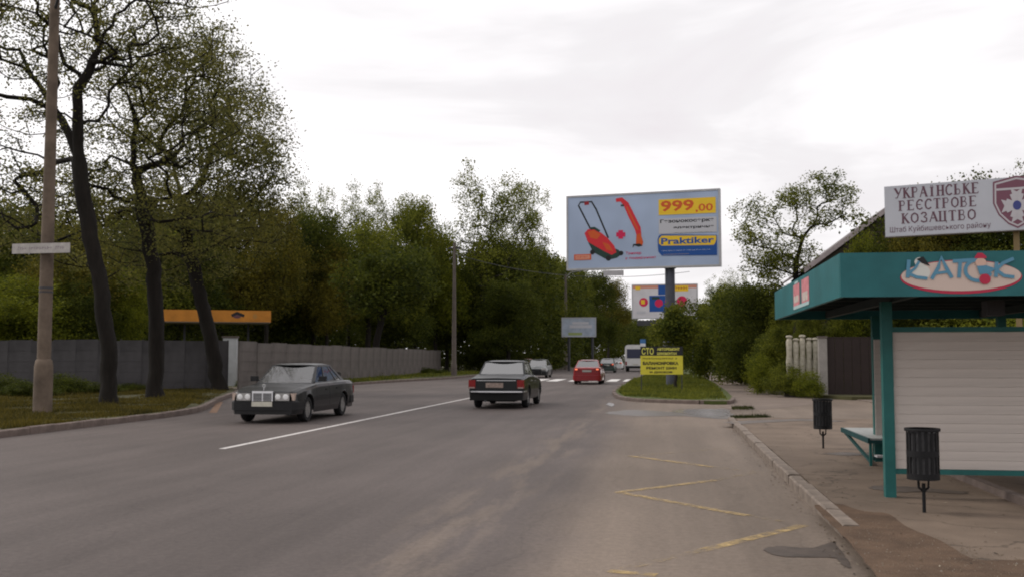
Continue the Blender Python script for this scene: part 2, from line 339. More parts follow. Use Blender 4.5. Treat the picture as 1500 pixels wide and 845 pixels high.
# brown dirt over the broken pavement edge, nearest the camera
D = [gp(*p, .1) for p in ((1195, 742), (1230, 738), (1262, 748), (1300, 752), (1330, 772), (1378, 792), (1425, 818), (1480, 820), (1540, 826), (1560, 900), (1330, 900), (1285, 845), (1240, 790))]
blot('dirt', [p[:2] for p in D], .104, M_DIRT, 2, .02)
rnd = random.Random(5); b = MB()
for i in range(1300):
    px, py = rnd.uniform(1210, 1500), rnd.uniform(745, 880)
    if py < 745 + (px - 1210) * .25 or px < 1235 + (py - 775) * .75: continue
    x, y, z = gp(px, py, .104); s = rnd.uniform(.003, .010) * (1.6 if rnd.random() < .06 else 1)
    b.add([(x - s, y, z - .003), (x + s * .4, y - s, z - .003), (x + s, y + s * .5, z - .003), (x - s * .3, y + s, z - .003), (x, y, z + s * .8)], [(0, 1, 4), (1, 2, 4), (2, 3, 4), (3, 0, 4)], int(rnd.random() < .15))
tag(b.build('gravel', [mat('gravel_brown', (.15, .115, .085), .9, .3, 40), mat('gravel_pale', (.20, .17, .14), .9, .2, 30)]), 'small stones scattered over the brown dirt by the broken kerb', 'gravel', kind='stuff')
# wet patches, puddles and a strip of weeds where the side road joins
blot('wet_patch', [gp(*p)[:2] for p in ((1119, 804), (1140, 799.5), (1165, 801.5), (1190, 802), (1208, 797), (1222, 793), (1226, 800), (1240, 818), (1246, 832), (1232, 826), (1222, 817), (1185, 816), (1150, 815), (1130, 811))], .0045, mat('oil_stain', (.066, .050, .040), .6, .3, 5, .1, 30), 3, .03)
blot('wet_patch', [gp(*p)[:2] for p in ((885, 604), (930, 600), (1000, 603), (1060, 598), (1072, 606), (1060, 613), (1000, 609), (930, 609))], .0045, mat('damp_asphalt', (.10, .085, .075), .4, .25, 2, .05, 20), 4, .05)
blot('puddle', [gp(*p)[:2] for p in ((985, 602), (1010, 599), (1050, 599), (1066, 603), (1062, 609), (1035, 610), (1005, 606))], .009, M_PUD, 5, .05)
blot('puddle', [gp(*p)[:2] for p in ((888, 592), (893, 589.5), (900, 592), (896, 595))], .009, M_PUD, 6, .04)
blot('wet_patch', [gp(*p, .1)[:2] for p in ((1068, 617), (1110, 615), (1150, 613.5), (1180, 613), (1235, 616), (1212, 617.5), (1170, 616), (1110, 619), (1075, 621))], .1045, M_WET, 8, .10)
blot('wet_patch', [gp(*p, .1)[:2] for p in ((1205, 664), (1222, 662.5), (1240, 662), (1262, 664), (1290, 664), (1275, 666), (1240, 667), (1224, 666))], .1045, M_WET, 9, .12)
blot('wet_patch', [gp(*p, .1)[:2] for p in ((1272, 714), (1290, 711), (1300, 712), (1350, 713), (1390, 718), (1420, 720), (1405, 723), (1350, 720), (1320, 721), (1290, 718))], .1045, M_WET, 10, .10)
# slab joint of the pavement under the shelter
tag(MB().box(3.55, 8.2, .1, 3.66, 17.4, .18).build('slab_edge', M_KERB), kind='structure')
# markings
M_WHITE = mat('road_paint_white', (.46, .42, .40), .7, .25, 9, .1, 50)
def paintmat(name, base, lo, hi, sc_=7):
    m = mat(name, base, .75, .15, 12); n = m.node_tree; b = n.nodes['Principled BSDF']
    t = n.nodes.new('ShaderNodeTexCoord'); z = n.nodes.new('ShaderNodeTexNoise'); z.inputs['Scale'].default_value = sc_; z.inputs['Detail'].default_value = 7; z.inputs['Roughness'].default_value = .7
    r = n.nodes.new('ShaderNodeMapRange'); r.inputs[1].default_value = lo; r.inputs[2].default_value = hi
    n.links.new(t.outputs['Object'], z.inputs[0]); n.links.new(z.outputs[0], r.inputs[0]); n.links.new(r.outputs[0], b.inputs['Alpha']); return m
M_YEL = paintmat('road_paint_yellow', (.46, .33, .15), .38, .68)
M_YEL2 = paintmat('road_paint_yellow_worn', (.36, .27, .15), .48, .80)
M_WHT2 = paintmat('road_paint_white_worn', (.55, .52, .50), .30, .45)
def crackmat(m, sc_=.9):
    n = m.node_tree; bs = n.nodes['Principled BSDF']; src = bs.inputs['Base Color'].links[0].from_socket; t = n.nodes.new('ShaderNodeTexCoord'); dn = n.nodes.new('ShaderNodeTexNoise'); dn.inputs['Scale'].default_value = 1.6; dn.inputs['Detail'].default_value = 6
    n.links.new(t.outputs['Object'], dn.inputs[0]); va = n.nodes.new('ShaderNodeVectorMath'); va.operation = 'ADD'; n.links.new(t.outputs['Object'], va.inputs[0]); n.links.new(dn.outputs['Color'], va.inputs[1])
    vo = n.nodes.new('ShaderNodeTexVoronoi'); vo.feature = 'DISTANCE_TO_EDGE'; vo.inputs['Scale'].default_value = sc_ * .5; n.links.new(va.outputs[0], vo.inputs[0]); r = n.nodes.new('ShaderNodeMapRange'); r.inputs[2].default_value = .012; r.inputs[3].default_value = .5; n.links.new(vo.outputs['Distance'], r.inputs[0])
    v = n.nodes.new('ShaderNodeVectorMath'); v.operation = 'SCALE'; n.links.new(src, v.inputs[0]); n.links.new(r.outputs[0], v.inputs['Scale']); n.links.new(v.outputs[0], bs.inputs['Base Color'])
crackmat(M_PAVE)
def strip(name, a, b_, wd, m, z=.0042):
    a = np.array(a[:2]); b_ = np.array(b_[:2]); d = (b_ - a) / np.hypot(*(b_ - a)); q = np.array([-d[1], d[0]]) * wd / 2
    return tag(MB().poly([(*(a + q), z), (*(a - q), z), (*(b_ - q), z), (*(b_ + q), z)]).build(name, m), kind='structure')
strip('centre_line', gp(325, 657), gp(700, 580), .13, M_WHT2)
strip('centre_line', gp(712, 577.5), (-8.1, 66), .13, M_WHT2)
for i, (x0, x1) in enumerate([(-13.5, -13.0), (-12.3, -11.5), (-10.9, -10.2), (-9.4, -8.5), (-8.1, -7.3), (-6.6, -5.7), (-5.2, -4.6), (-4.0, -3.3), (-2.9, -2.3)]):
    y0 = gp(850, 558)[1]; tag(MB().poly([(x0, y0, .0042), (x1, y0, .0042), (x1, y0 + 7, .0042), (x0, y0 + 7, .0042)]).build('crossing_stripe', mat('road_paint_white_clean', (.62, .6, .58), .7, .15, 5)), kind='structure')
ZZ = [((892, 836), (962, 842), .11, M_YEL), ((1028, 806), (1177, 769), .12, M_YEL), ((892, 838), (1028, 806), .10, M_YEL2), ((1177, 769), (1090, 753), .10, M_YEL2), ((1094, 755), (905, 720.5), .12, M_YEL),
      ((905, 721), (1052, 702.5), .13, M_YEL), ((1052, 702), (1110, 692), .11, M_YEL2), ((1110, 692), (1040, 683), .1, M_YEL2), ((1045, 684), (922, 667.5), .14, M_YEL), ((922, 668), (1008, 661), .12, M_YEL2),
      ((932, 637), (952, 639.5), .16, M_YEL2), ((1010, 661), (1080, 655), .12, M_YEL2)]
for i, (a, c, wd, m) in enumerate(ZZ): strip('zigzag_line', gp(*a), gp(*c), wd, m, .0042 + i * .0004)
strip('edge_line', gp(312, 604), gp(322, 588), .22, mat('road_paint_orange', (.19, .115, .075), .8, .2, 6))

# dry leaves, grit and cigarette ends along the kerb and pavement
rnd = random.Random(17); b = MB()
for i in range(900):
    if rnd.random() < .55: y = rnd.uniform(4.5, 24); x = 1.50 + abs(rnd.gauss(0, .10)) * (-1 if rnd.random() < .75 else 2.2); z = .006 if x < 1.52 else .106
    else: y = rnd.uniform(6, 24); x = rnd.uniform(1.75, 6.5); z = .106
    if 1.50 < x < 1.72: continue
    s = rnd.uniform(.006, .022); t_ = rnd.uniform(0, 6.28); c_, s_ = math.cos(t_) * s, math.sin(t_) * s
    b.add([(x - c_, y - s_, z), (x + s_ * .5, y - c_ * .5, z + rnd.uniform(0, .006)), (x + c_, y + s_, z + rnd.uniform(0, .008)), (x - s_ * .5, y + c_ * .5, z)], [(0, 1, 2, 3)], rnd.choice((0, 0, 0, 1, 2)))
tag(b.build('litter', [mat('leaf_litter_brown', (.07, .045, .025), .9, .3, 20), mat('leaf_litter_pale', (.28, .24, .18), .9, .2, 20), mat('leaf_litter_dark', (.03, .025, .02), .9)]), 'dry leaves and grit lying along the kerb and pavement', 'litter', kind='stuff')
# ---------------- trees ----------------
def mesh_np(name, V, Q, mats, mi=None, smooth=False):
    me = bpy.data.meshes.new(name); V = np.asarray(V, np.float32); Q = np.asarray(Q, np.int32)
    me.vertices.add(len(V)); me.vertices.foreach_set('co', V.ravel()); me.loops.add(Q.size); me.loops.foreach_set('vertex_index', Q.ravel())
    me.polygons.add(len(Q)); me.polygons.foreach_set('loop_start', np.arange(0, Q.size, Q.shape[1], dtype=np.int32))
    for m in mats: me.materials.append(m)
    if mi is not None: me.polygons.foreach_set('material_index', np.asarray(mi, np.int32))
    me.update(calc_edges=True)
    if smooth: me.shade_smooth()
    return me
def link(name, me, parent=None):
    o = bpy.data.objects.new(name, me); COL.objects.link(o); o.parent = parent; return o
def frusta(A, B, ra, rb, n):
    d = B - A; d /= (np.linalg.norm(d, axis=1, keepdims=True) + 1e-9); ref = np.where(np.abs(d[:, 2:3]) > .9, np.array([[1., 0, 0]]), np.array([[0, 0, 1.]]))
    u = np.cross(d, ref); u /= np.linalg.norm(u, axis=1, keepdims=True); v = np.cross(d, u); V = []; 
    for j in range(n):
        t = 2 * math.pi * j / n; V.append(A + (u * math.cos(t) + v * math.sin(t)) * ra[:, None])
    for j in range(n):
        t = 2 * math.pi * j / n; V.append(B + (u * math.cos(t) + v * math.sin(t)) * rb[:, None])
    V = np.stack(V, 1); k = np.arange(len(A))[:, None] * 2 * n; Q = np.concatenate([k + np.array([[j, (j + 1) % n, (j + 1) % n + n, j + n]]) for j in range(n)])
    return V.reshape(-1, 3), Q
def csp(T, n=3):
    P = [2 * T[0] - T[1]] + T + [2 * T[-1] - T[-2]]; o = []
    for i in range(1, len(P) - 2):
        p0, p1, p2, p3 = P[i - 1:i + 3]
        for j in range(n):
            t = j / n; o.append(.5 * ((2 * p1) + (-p0 + p2) * t + (2 * p0 - 5 * p1 + 4 * p2 - p3) * t * t + (-p0 + 3 * p1 - 3 * p2 + p3) * t ** 3))
    return o + [P[-2]]
def limbs(N, par, r, lim, n, rg):
    """Continuous limbs: each follows its thickest child; rings are shared, with uneven bark radius."""
    K = len(N); big = {}; kids = [[] for _ in range(K)]
    for i in range(1, K): kids[par[i]].append(i)
    V = []; Q = []; start = [(0, -1)]; done = set()
    while start:
        i, p = start.pop(); ch = [i] if p < 0 else [p, i]
        while True:
            k = [q for q in kids[ch[-1]] if r[q] >= lim]
            if not k: break
            m = max(k, key=lambda q: r[q]); start += [(q, ch[-1]) for q in k if q != m]; ch.append(m)
        if len(ch) < 2: continue
        u = None; base = len(V); rr = [r[q] for q in ch]
        if p >= 0: rr[0] = min(r[ch[1]] * 1.35, r[p] * .95)
        for a_, q in enumerate(ch):
            d = N[ch[min(a_ + 1, len(ch) - 1)]] - N[ch[max(a_ - 1, 0)]]; d = d / (np.linalg.norm(d) + 1e-9)
            if u is None: u = np.cross(d, [0, 1, .1]); 
            u = u - d * np.dot(u, d); u /= np.linalg.norm(u) + 1e-9; v = np.cross(d, u)
            for j in range(n):
                t = 2 * math.pi * j / n; w_ = rr[a_] * (1 + rg.normal(0, .045) + .05 * math.sin(3 * t + a_ * .3)); V.append(N[q] + (u * math.cos(t) + v * math.sin(t)) * w_)
        for a_ in range(len(ch) - 1):
            for j in range(n): Q.append((base + a_ * n + j, base + a_ * n + (j + 1) % n, base + (a_ + 1) * n + (j + 1) % n, base + (a_ + 1) * n + j))
    return V, Q
def skeleton(trunk, rad, ells, n, seed, twig=.012, e=2.5, step=.55, wig=.10, forks=()):
    """Trunk nodes, then each crown point is joined to the nearest wood by a curved limb; radii add up towards the base."""
    rg = np.random.default_rng(seed); T = [np.array(p, float) for p in trunk]; T = csp(T); nodes = []; par = []
    for i in range(len(T) - 1):
        m = max(2, int(np.linalg.norm(T[i + 1] - T[i]) / .6))
        for j in range(m):
            nodes.append(T[i] + (T[i + 1] - T[i]) * j / m + rg.normal(0, .025, 3) * (i + j > 0)); par.append(len(nodes) - 2)
    nodes.append(T[-1]); par.append(len(nodes) - 2); nt_ = len(nodes); lo = int(nt_ * .45)
    for F in forks:
        k = min(range(len(nodes)), key=lambda i: np.linalg.norm(nodes[i] - F[0])); Q = csp([nodes[k]] + F)
        for q in Q[1:]: nodes.append(q + rg.normal(0, .04, 3)); par.append(k); k = len(nodes) - 1
    ntr = nt_; nt_ = len(nodes)
    pts = []; W = np.array([q[6] if len(q) > 6 else q[3] * q[4] * q[5] for q in ells], float); W /= W.sum()
    for k in rg.choice(len(ells), n, p=W):
        q = ells[k]; d = rg.normal(0, 1, 3); d /= np.linalg.norm(d); r = rg.random() ** .42; pts.append(np.array(q[:3]) + d * r * np.array(q[3:6]))
    pts = np.array(pts); o = np.linalg.norm(pts - T[-1], axis=1); o2 = np.argsort(o + rg.random(n) * 1.0); pts = pts[o2]; tips = []
    N = np.zeros((nt_ + n * 14, 3)); N[:nt_] = nodes; cnt = nt_
    for p in pts:
        dd = N[lo:cnt] - p; c = np.sqrt((dd * dd).sum(1)) + np.maximum(0, dd[:, 2] + .2) * .9; k = int(np.argmin(c)) + lo; a = N[k]; g = par[k]; L_ = np.linalg.norm(p - a)
        if L_ < .15: continue
        d0 = a - N[g] if g >= 0 else np.array([0, 0, 1.]); d0 /= np.linalg.norm(d0) + 1e-9; m = max(1, min(12, int(L_ / step + .5))); prev = k
        t1 = (p - a) / L_; t0 = d0 * .45 + t1 * .75; up = np.array([0, 0, .35]); t2 = t1 + up * .6; side = rg.normal(0, wig, 3)
        for j in range(1, m + 1):
            t = j / m; h = (2 * t ** 3 - 3 * t * t + 1) * a + (t ** 3 - 2 * t * t + t) * L_ * t0 + (-2 * t ** 3 + 3 * t * t) * p + (t ** 3 - t * t) * L_ * t2
            if j < m: h = h + side * math.sin(3.14 * t) * L_ * .35 + rg.normal(0, wig * .35 * min(1, step), 3)
            N[cnt] = h; par.append(prev); prev = cnt; cnt += 1
        tips.append(prev)
    N = N[:cnt]; par = np.array(par); acc = np.zeros(cnt); ch = np.zeros(cnt, int)
    for i in range(cnt - 1, 0, -1):
        if acc[i] == 0: acc[i] = twig ** e
        acc[par[i]] += acc[i]
    acc[0] = max(acc[0], acc[1]); r = acc ** (1 / e)
    s = rad / r[0]; f = np.clip((r - twig) / (r[0] - twig + 1e-9), 0, 1); r = r * (1 + (s - 1) * f ** .8)
    z0 = N[0][2]; fl = np.zeros(cnt); fl[:ntr] = np.exp(-(N[:ntr, 2] - z0) / .35) * .35; r = r * (1 + fl)
    return N, par, r, np.array(tips)
def wood_mesh(name, N, par, r, m, big=12):
    A = N[par[1:]]; B = N[1:]; ra = np.minimum(r[par[1:]], r[1:] * 1.5); rb = r[1:]; Vs = []; Qs = []; k = 0
    V, Q = limbs(N, par, r, .05, big, np.random.default_rng(7)); Vs.append(np.array(V)); Qs.append(np.array(Q)); k = len(V)
    for lo, hi, n in ((.03, .05, 5), (0, .03, 3)):
        s = (rb >= lo) & (rb < hi)
        if s.any(): V, Q = frusta(A[s], B[s] + (B[s] - A[s]) * .04, ra[s], rb[s], n); Vs.append(V); Qs.append(Q + k); k += len(V)
    return mesh_np(name, np.concatenate(Vs), np.concatenate(Qs), [m], smooth=True)
def leaf_mesh(name, C, rg, per, sig, size, mats, flat=.3, squash=.75, mi=None):
    P = np.repeat(C, per, 0); n = len(P); P = P + rg.normal(0, 1, (n, 3)) * np.array([sig, sig, sig * squash])
    d = rg.normal(0, 1, (n, 3)); d[:, 2] *= .6; d /= np.linalg.norm(d, axis=1, keepdims=True); q = rg.normal(0, 1, (n, 3)); q[:, 2] *= flat; u = np.cross(d, q); u /= np.linalg.norm(u, axis=1, keepdims=True) + 1e-9
    s = (size * rg.uniform(.55, 1.3, n))[:, None]; V = np.stack([P - d * s * .5, P + u * s * .3, P + d * s * .5, P - u * s * .3], 1).reshape(-1, 3); Q = np.arange(4 * n).reshape(-1, 4)
    return mesh_np(name, V, Q, mats)
def tree(label, trunk, rad, ells, n, per, sig, size, lm, bm_, seed=1, group=None, twig=.012, cat='tree', name='tree', loc=None, extra=1, wig=.1, step=.55, forks=()):
    base = np.array(trunk[0], float); tr = [np.array(p, float) - base for p in trunk]; el = [(q[0] - base[0], q[1] - base[1], q[2] - base[2]) + tuple(q[3:]) for q in ells]
    N, par, r, tips = skeleton(tr, rad, el, n, seed, twig, wig=wig, step=step, forks=[[np.array(p, float) - base for p in f] for f in forks]); rg = np.random.default_rng(seed + 99)
    root = thing(name, label, cat, tuple(base), 0, group); link('trunk', wood_mesh('trunk', N, par, r, bm_), root)
    thin = np.where(r < twig * 1.9)[0]; C = N[tips] if not extra else np.concatenate([N[tips], N[rg.choice(thin, int(len(thin) * .5))]])
    link('crown', leaf_mesh('crown', C, rg, per, sig, size, [lm]), root); return root
BARK = mat('bark_dark', (.012, .0095, .0075), .95, .35, 3, .9, 14, stretch=(3, 3, .6)); BARK2 = mat('bark_grey', (.026, .022, .018), .95, .3, 3, .8, 14, stretch=(3, 3, .6))
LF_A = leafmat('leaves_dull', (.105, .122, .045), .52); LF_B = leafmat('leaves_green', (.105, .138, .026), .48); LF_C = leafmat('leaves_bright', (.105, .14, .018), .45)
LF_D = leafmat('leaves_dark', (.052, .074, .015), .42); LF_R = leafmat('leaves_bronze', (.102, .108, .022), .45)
# the three big verge trees; limbs follow the photograph at each tree's own distance
def P3(px, py, Y, dy=0.0): x, y, z = at(px, py, Y + dy); return (x, y, z)
b1 = gp(160, 593, .1); Y1 = b1[1]
tree('tall dark-barked tree forked high up, beside the concrete pole with the street sign', [b1, P3(158, 500, Y1), P3(143, 400, Y1, .1), P3(124, 300, Y1, .2), P3(114, 210, Y1, .2), P3(114, 130, Y1)], .245,
     [P3(50, 70, Y1, 0) + (3.2, 3.2, 3.0, 5), P3(-40, 150, Y1, 1) + (3.0, 3.5, 3.4, 3), P3(150, -20, Y1, 0) + (3.2, 4, 2.6, 4), P3(235, 55, Y1, 2) + (2.0, 3, 1.7, 2.2), P3(10, -60, Y1, 0) + (4.5, 4, 3, 4), P3(20, 290, Y1, 1) + (3.2, 3, 1.6, 2), P3(255, -15, Y1, 1) + (1.9, 3, 1.2, 1.3)], 560, 34, .24, .098, LF_A, BARK, 11, 'big trees on the verge', .016, wig=.17,
     forks=[[P3(135, 92, Y1, .2), P3(150, 62, Y1, .5), P3(170, 25, Y1, .9), P3(200, 2, Y1, 1.2), P3(245, 6, Y1, 1.4)], [P3(96, 92, Y1, -.3), P3(84, 55, Y1, -.6), P3(58, 15, Y1, -.8), P3(38, -35, Y1, -1)], [P3(118, 240, Y1, .2), P3(92, 178, Y1, .7), P3(60, 130, Y1, 1.2), P3(28, 75, Y1, 1.5)], [P3(140, 60, Y1, .4), P3(140, 20, Y1, .2), P3(132, -20, Y1, 0)]])
b2 = gp(228, 583, .1); Y2 = b2[1]
tree('straight dark tree rising between the forked verge tree and the leaning one', [b2, P3(229, 470, Y2), P3(222, 380, Y2), P3(208, 300, Y2, .3), P3(196, 230, Y2, .4), P3(198, 180, Y2, .3)], .27,
     [P3(225, 115, Y2, 0) + (3.6, 4, 2.7, 5), P3(290, 110, Y2, 0) + (2.4, 3.2, 2.2, 3), P3(285, 205, Y2, -1) + (3.2, 3, 1.9, 3), P3(150, 250, Y2, 1) + (3.2, 3, 2.2, 3), P3(90, 320, Y2, 1) + (4, 3, 2, 3), P3(230, 320, Y2, 0) + (3.5, 3, 2, 3)], 680, 36, .27, .105, LF_A, BARK, 23, 'big trees on the verge', .014, wig=.14,
     forks=[[P3(190, 140, Y2, .2), P3(176, 100, Y2, .4), P3(170, 60, Y2, .4)], [P3(214, 150, Y2, -.2), P3(238, 112, Y2, -.4), P3(262, 70, Y2, -.6)]])
b3 = gp(322, 572, .1); Y3 = b3[1]
tree('leaning dark tree at the corner kerb with a broad open crown', [b3, P3(309, 500, Y3), P3(292, 430, Y3), P3(277, 370, Y3, .5), P3(270, 320, Y3, .6)], .31,
     [P3(300, 165, Y3, 0) + (3.6, 4, 2.7, 5), P3(350, 215, Y3, 0) + (2.6, 3.5, 2.6, 4), P3(385, 262, Y3, -1) + (1.5, 2, 1.6, 1.5), P3(250, 300, Y3, 0) + (5.0, 4, 2.2, 4), P3(330, 310, Y3, 0) + (3.6, 3, 2.2, 4), P3(310, 70, Y3, 0) + (1.3, 2, 1.0, .6), P3(240, 380, Y3, 1) + (5, 3, 1.4, 3)], 800, 38, .31, .118, LF_A, BARK, 37, 'big trees on the verge', .014, wig=.14,
     forks=[[P3(262, 270, Y3, .6), P3(250, 220, Y3, .4), P3(246, 170, Y3, .2)], [P3(284, 280, Y3, .3), P3(304, 240, Y3, -.2), P3(318, 190, Y3, -.4), P3(322, 150, Y3, -.4)], [P3(300, 300, Y3, .2), P3(335, 270, Y3, .2), P3(365, 235, Y3, 0)]])
# prototype trees for the wood: built once at their first place, then copied with their parts
PROTO = {}
def proto(key):
    """(trunk mesh, crown mesh, height, half width)"""
    if key in PROTO: return PROTO[key]
    S = {'dense_a': (13, .26, [(0, 0, 8.2, 4.6, 4.6, 4.2), (2.4, .6, 6, 3, 3, 2.6), (-2.6, -.5, 6.4, 3, 3, 2.8), (.4, 0, 10.6, 2.8, 2.8, 2.2)], 460, 88, .42, .205, LF_B, 5.0),
         'dense_b': (13, .24, [(0, 0, 7.6, 4.0, 4.0, 5.2), (1.6, 1, 10, 2.6, 2.6, 2.6), (-2.2, 0, 5, 2.6, 3, 2.6), (2.6, -1, 4.6, 2.4, 2.6, 2.2)], 460, 88, .42, .205, LF_D, 4.6),
         'bright': (11, .22, [(0, 0, 7, 3.8, 3.8, 3.8), (-1.8, 1, 5, 2.6, 2.6, 2.2), (2, 0, 5.6, 2.4, 2.6, 2.4)], 420, 84, .40, .19, LF_C, 4.3),
         'airy_a': (15, .24, [(0, 0, 9, 4, 4, 4), (1.5, 0, 12.2, 2.6, 2.6, 2.4), (-2, .5, 11.6, 1.9, 2, 2), (2.8, 0, 8, 2.2, 2.4, 2.4), (-2.6, 0, 7, 2.2, 2.2, 2)], 360, 52, .29, .155, LF_B, 4.8),
         'airy_b': (15, .22, [(-1.2, 0, 12.6, 1.3, 1.5, 2.3), (.6, 0, 10, 2.4, 2.6, 2.6), (2.8, 0, 11, 2.0, 2.2, 2.2), (-2.4, .3, 8.6, 1.6, 1.8, 2), (.6, 0, 6.6, 3.6, 3.6, 2.6)], 360, 52, .29, .15, LF_B, 4.6),
         'bronze': (12, .22, [(0, 0, 7, 4.2, 4, 3.4), (1, 0, 9.6, 2.6, 2.6, 2.2), (-2.4, 0, 5.4, 2.6, 2.6, 2)], 400, 78, .40, .19, LF_R, 4.5),
         'bush_a': (3.2, .07, [(0, 0, 1.5, 1.7, 1.5, 1.4), (.9, 0, 1.0, 1.3, 1.2, .9), (-1, .2, .9, 1.2, 1.2, .9)], 120, 85, .23, .13, LF_B, 2.2),
         'bush_d': (2.8, .07, [(0, 0, 1.3, 1.7, 1.5, 1.2), (.9, 0, .8, 1.4, 1.2, .8), (-1, .2, .8, 1.3, 1.2, .8)], 130, 85, .22, .12, LF_D, 2.3),
         'bush_b': (2.6, .06, [(0, 0, 1.3, 1.6, 1.4, 1.1), (-1, 0, .7, 1.1, 1.1, .7), (1, 0, .8, 1.2, 1.1, .8)], 110, 80, .22, .12, LF_C, 2.2)}[key]
    H, rad, ells, n, per, sig, size, lm, hw = S; sd_ = sum(map(ord, key)); k = .30 if 'bush' not in key else .15
    N, par, r, tips = skeleton([(0, 0, 0), (.1, 0, H * k), (0, .1, H * .55)], rad, ells, n, sd_, .014 if H > 5 else .007, step=.7 if H > 5 else .3, wig=.16)
    rg = np.random.default_rng(sd_); zmax = max(q[2] + q[5] for q in ells); ext = max(abs(q[0]) + q[3] for q in ells)
    PROTO[key] = (wood_mesh('trunk', N, par, r, BARK2, 6), leaf_mesh('crown', N[tips], rg, per, sig, size, [lm]), zmax + sig * .6, ext); return PROTO[key]
def plant(key, px, top, Y, hw, label, group=None, rz=None, cat='tree', name='tree', z=0.1, clipw=None):
    tm, cm, H, W = proto(key); x, y, zt = at(px, top, Y); sz = (zt - z) / H; sx = hw / 1500 * math.hypot(x, y) / W if hw else sz
    rg = random.Random(px * 7 + int(Y)); o = thing(name, label, cat, (x, y, z), rg.uniform(0, 6.28) if rz is None else rz, group)
    link('trunk', tm, o); link('crown', cm, o); o.scale = (sx, sx, sz); return o
G1 = 'trees of the wood behind the grey wall'; G2 = 'trees along the far verge'; G3 = 'trees and bushes beyond the footpath'
BG = [('dense_b', -30, 262, 62, 110, 'dark dense tree behind the wall where it leaves the picture', G1),
      ('dense_a', 55, 296, 66, 105, 'broad green tree behind the wall just past the concrete pole', G1),
      ('bronze', 112, 325, 58, 90, 'brownish low tree behind the wall past the forked trunk', G1),
      ('dense_a', 185, 300, 70, 105, 'mid green tree behind the wall between the two upright trunks', G1),
      ('dense_b', 262, 290, 74, 100, 'dark tree behind the orange fuel station band', G1),
      ('bright', 30, 400, 54, 90, 'low bright green tree just behind the wall by the pole', G1),
      ('dense_b', 120, 395, 56, 60, 'low dark tree just behind the wall at the forked trunk', G1),
      ('bright', 180, 390, 59, 45, 'low fresh green tree above the wall near the straight trunk', G1),
      ('dense_a', 330, 268, 84, 100, 'broad tree rising behind the orange band and leaning trunk', G1),
      ('bronze', 392, 285, 80, 75, 'brownish rounded tree behind the wall above the grey sedan', G1),
      ('bright', 392, 360, 92, 70, 'fresh green tree over the end of the orange band', G1),
      ('airy_a', 436, 258, 98, 70, 'thin topped tree behind the wall, past the brownish one', G1),
      ('dense_b', 462, 300, 90, 75, 'dark tree filling the gap behind the long wall', G1),
      ('airy_a', 512, 262, 104, 62, 'open crowned tree with sky showing through over the long wall', G1),
      ('airy_b', 566, 250, 110, 55, 'umbrella topped airy tree over the long wall', G1),
      ('dense_a', 610, 280, 106, 62, 'dense rounded bright topped tree before the tall ragged one', G1),
      ('dense_a', 540, 318, 96, 85, 'wide green tree over the middle of the long wall', G1),
      ('bronze', 480, 345, 88, 62, 'olive low tree above the wall, over the dark saloon roof', G1),
      ('dense_b', 582, 362, 100, 70, 'dark low tree over the far half of the long wall', G1),
      ('bright', 640, 335, 108, 55, 'fresh green tree just before the street lamp post', G1),
      ('dense_b', 655, 380, 112, 60, 'black-green low tree behind the street lamp post', G1),
      ('airy_b', 706, 214, 112, 88, 'tallest ragged tree standing above all others in the middle', G2),
      ('airy_a', 760, 262, 122, 60, 'loose rounded tree at the side of the tallest ragged one', G2),
      ('dense_b', 716, 345, 116, 85, 'dark tree under the tallest ragged crown', G2),
      ('dense_a', 783, 350, 130, 52, 'dense green tree ending at the big billboard edge', G2),
      ('dense_b', 745, 405, 108, 65, 'low dark tree overhanging the oncoming car', G2),
      ('dense_a', 822, 372, 150, 52, 'green tree showing under the low corner of the big billboard', G2),
      ('dense_b', 862, 388, 170, 50, 'dark tree under the big billboard behind the red car', G2),
      ('bronze', 890, 405, 205, 40, 'olive tree on the slope of crowns towards the bus', G2),
      ('dense_b', 840, 440, 165, 60, 'dark low tree behind the small white billboard', G2),
      ('dense_a', 905, 445, 250, 36, 'distant tree above the white cars', G2),
      ('dense_b', 925, 470, 320, 32, 'most distant dark tree over the bus roof', G2),
      ('dense_b', 950, 470, 250, 40, 'distant dark tree behind the platform of the striped billboard', G3),
      ('dense_a', 985, 452, 190, 44, 'distant green tree behind the big billboard mast', G3),
      ('dense_b', 1015, 440, 150, 50, 'dark tree behind the striped billboard end', G3),
      ('bright', 1064, 412, 95, 30, 'fresh green tree past the big billboard mast over the footpath', G3),
      ('airy_a', 1062, 392, 110, 40, 'thin sprigged tree in the dip of the skyline beyond the footpath', G3),
      ('dense_a', 1075, 418, 68, 62, 'broad green tree hanging over the footpath', G3),
      ('dense_b', 1122, 405, 56, 66, 'dark dense tree beneath the open crowned one', G3),
      ('dense_a', 1175, 425, 52, 60, 'green tree behind the white balustrade fence', G3),
      ('dense_b', 1245, 452, 60, 60, 'dark tree behind the brown gate', G3),
      ('dense_b', 1288, 345, 44.8, 46, 'dark dense tree under the end of the white sign', G3),
      ('bronze', 1352, 270, 45, 72, 'olive tree topping out over the white sign lettering', G3),
      ('dense_b', 1425, 248, 45.2, 90, 'dark tree with a sprig standing above the white sign', G3),
      ('airy_b', 1520, 215, 44.6, 70, 'dark twiggy tree at the emblem end of the white sign', G3),
      ('bright', 1262, 338, 45, 40, 'fresh green tree growing against the house gable under the roof edge', G3),
      ('dense_a', 1182, 436, 45.4, 26, 'dark green tree squeezed between the house wall and the balustrade', G3),
      ('dense_a', 1225, 425, 45, 34, 'low green tree behind the brown gate and its pillar', G3),
      ('dense_a', 1440, 350, 44.6, 120, 'low green tree seen between shelter roof and white sign', G3)]
for k, px, top, Y, hw, lab, g in BG: plant(k, px, top, Y, hw, lab, g, rz=0.0 if k.startswith('airy') else None)
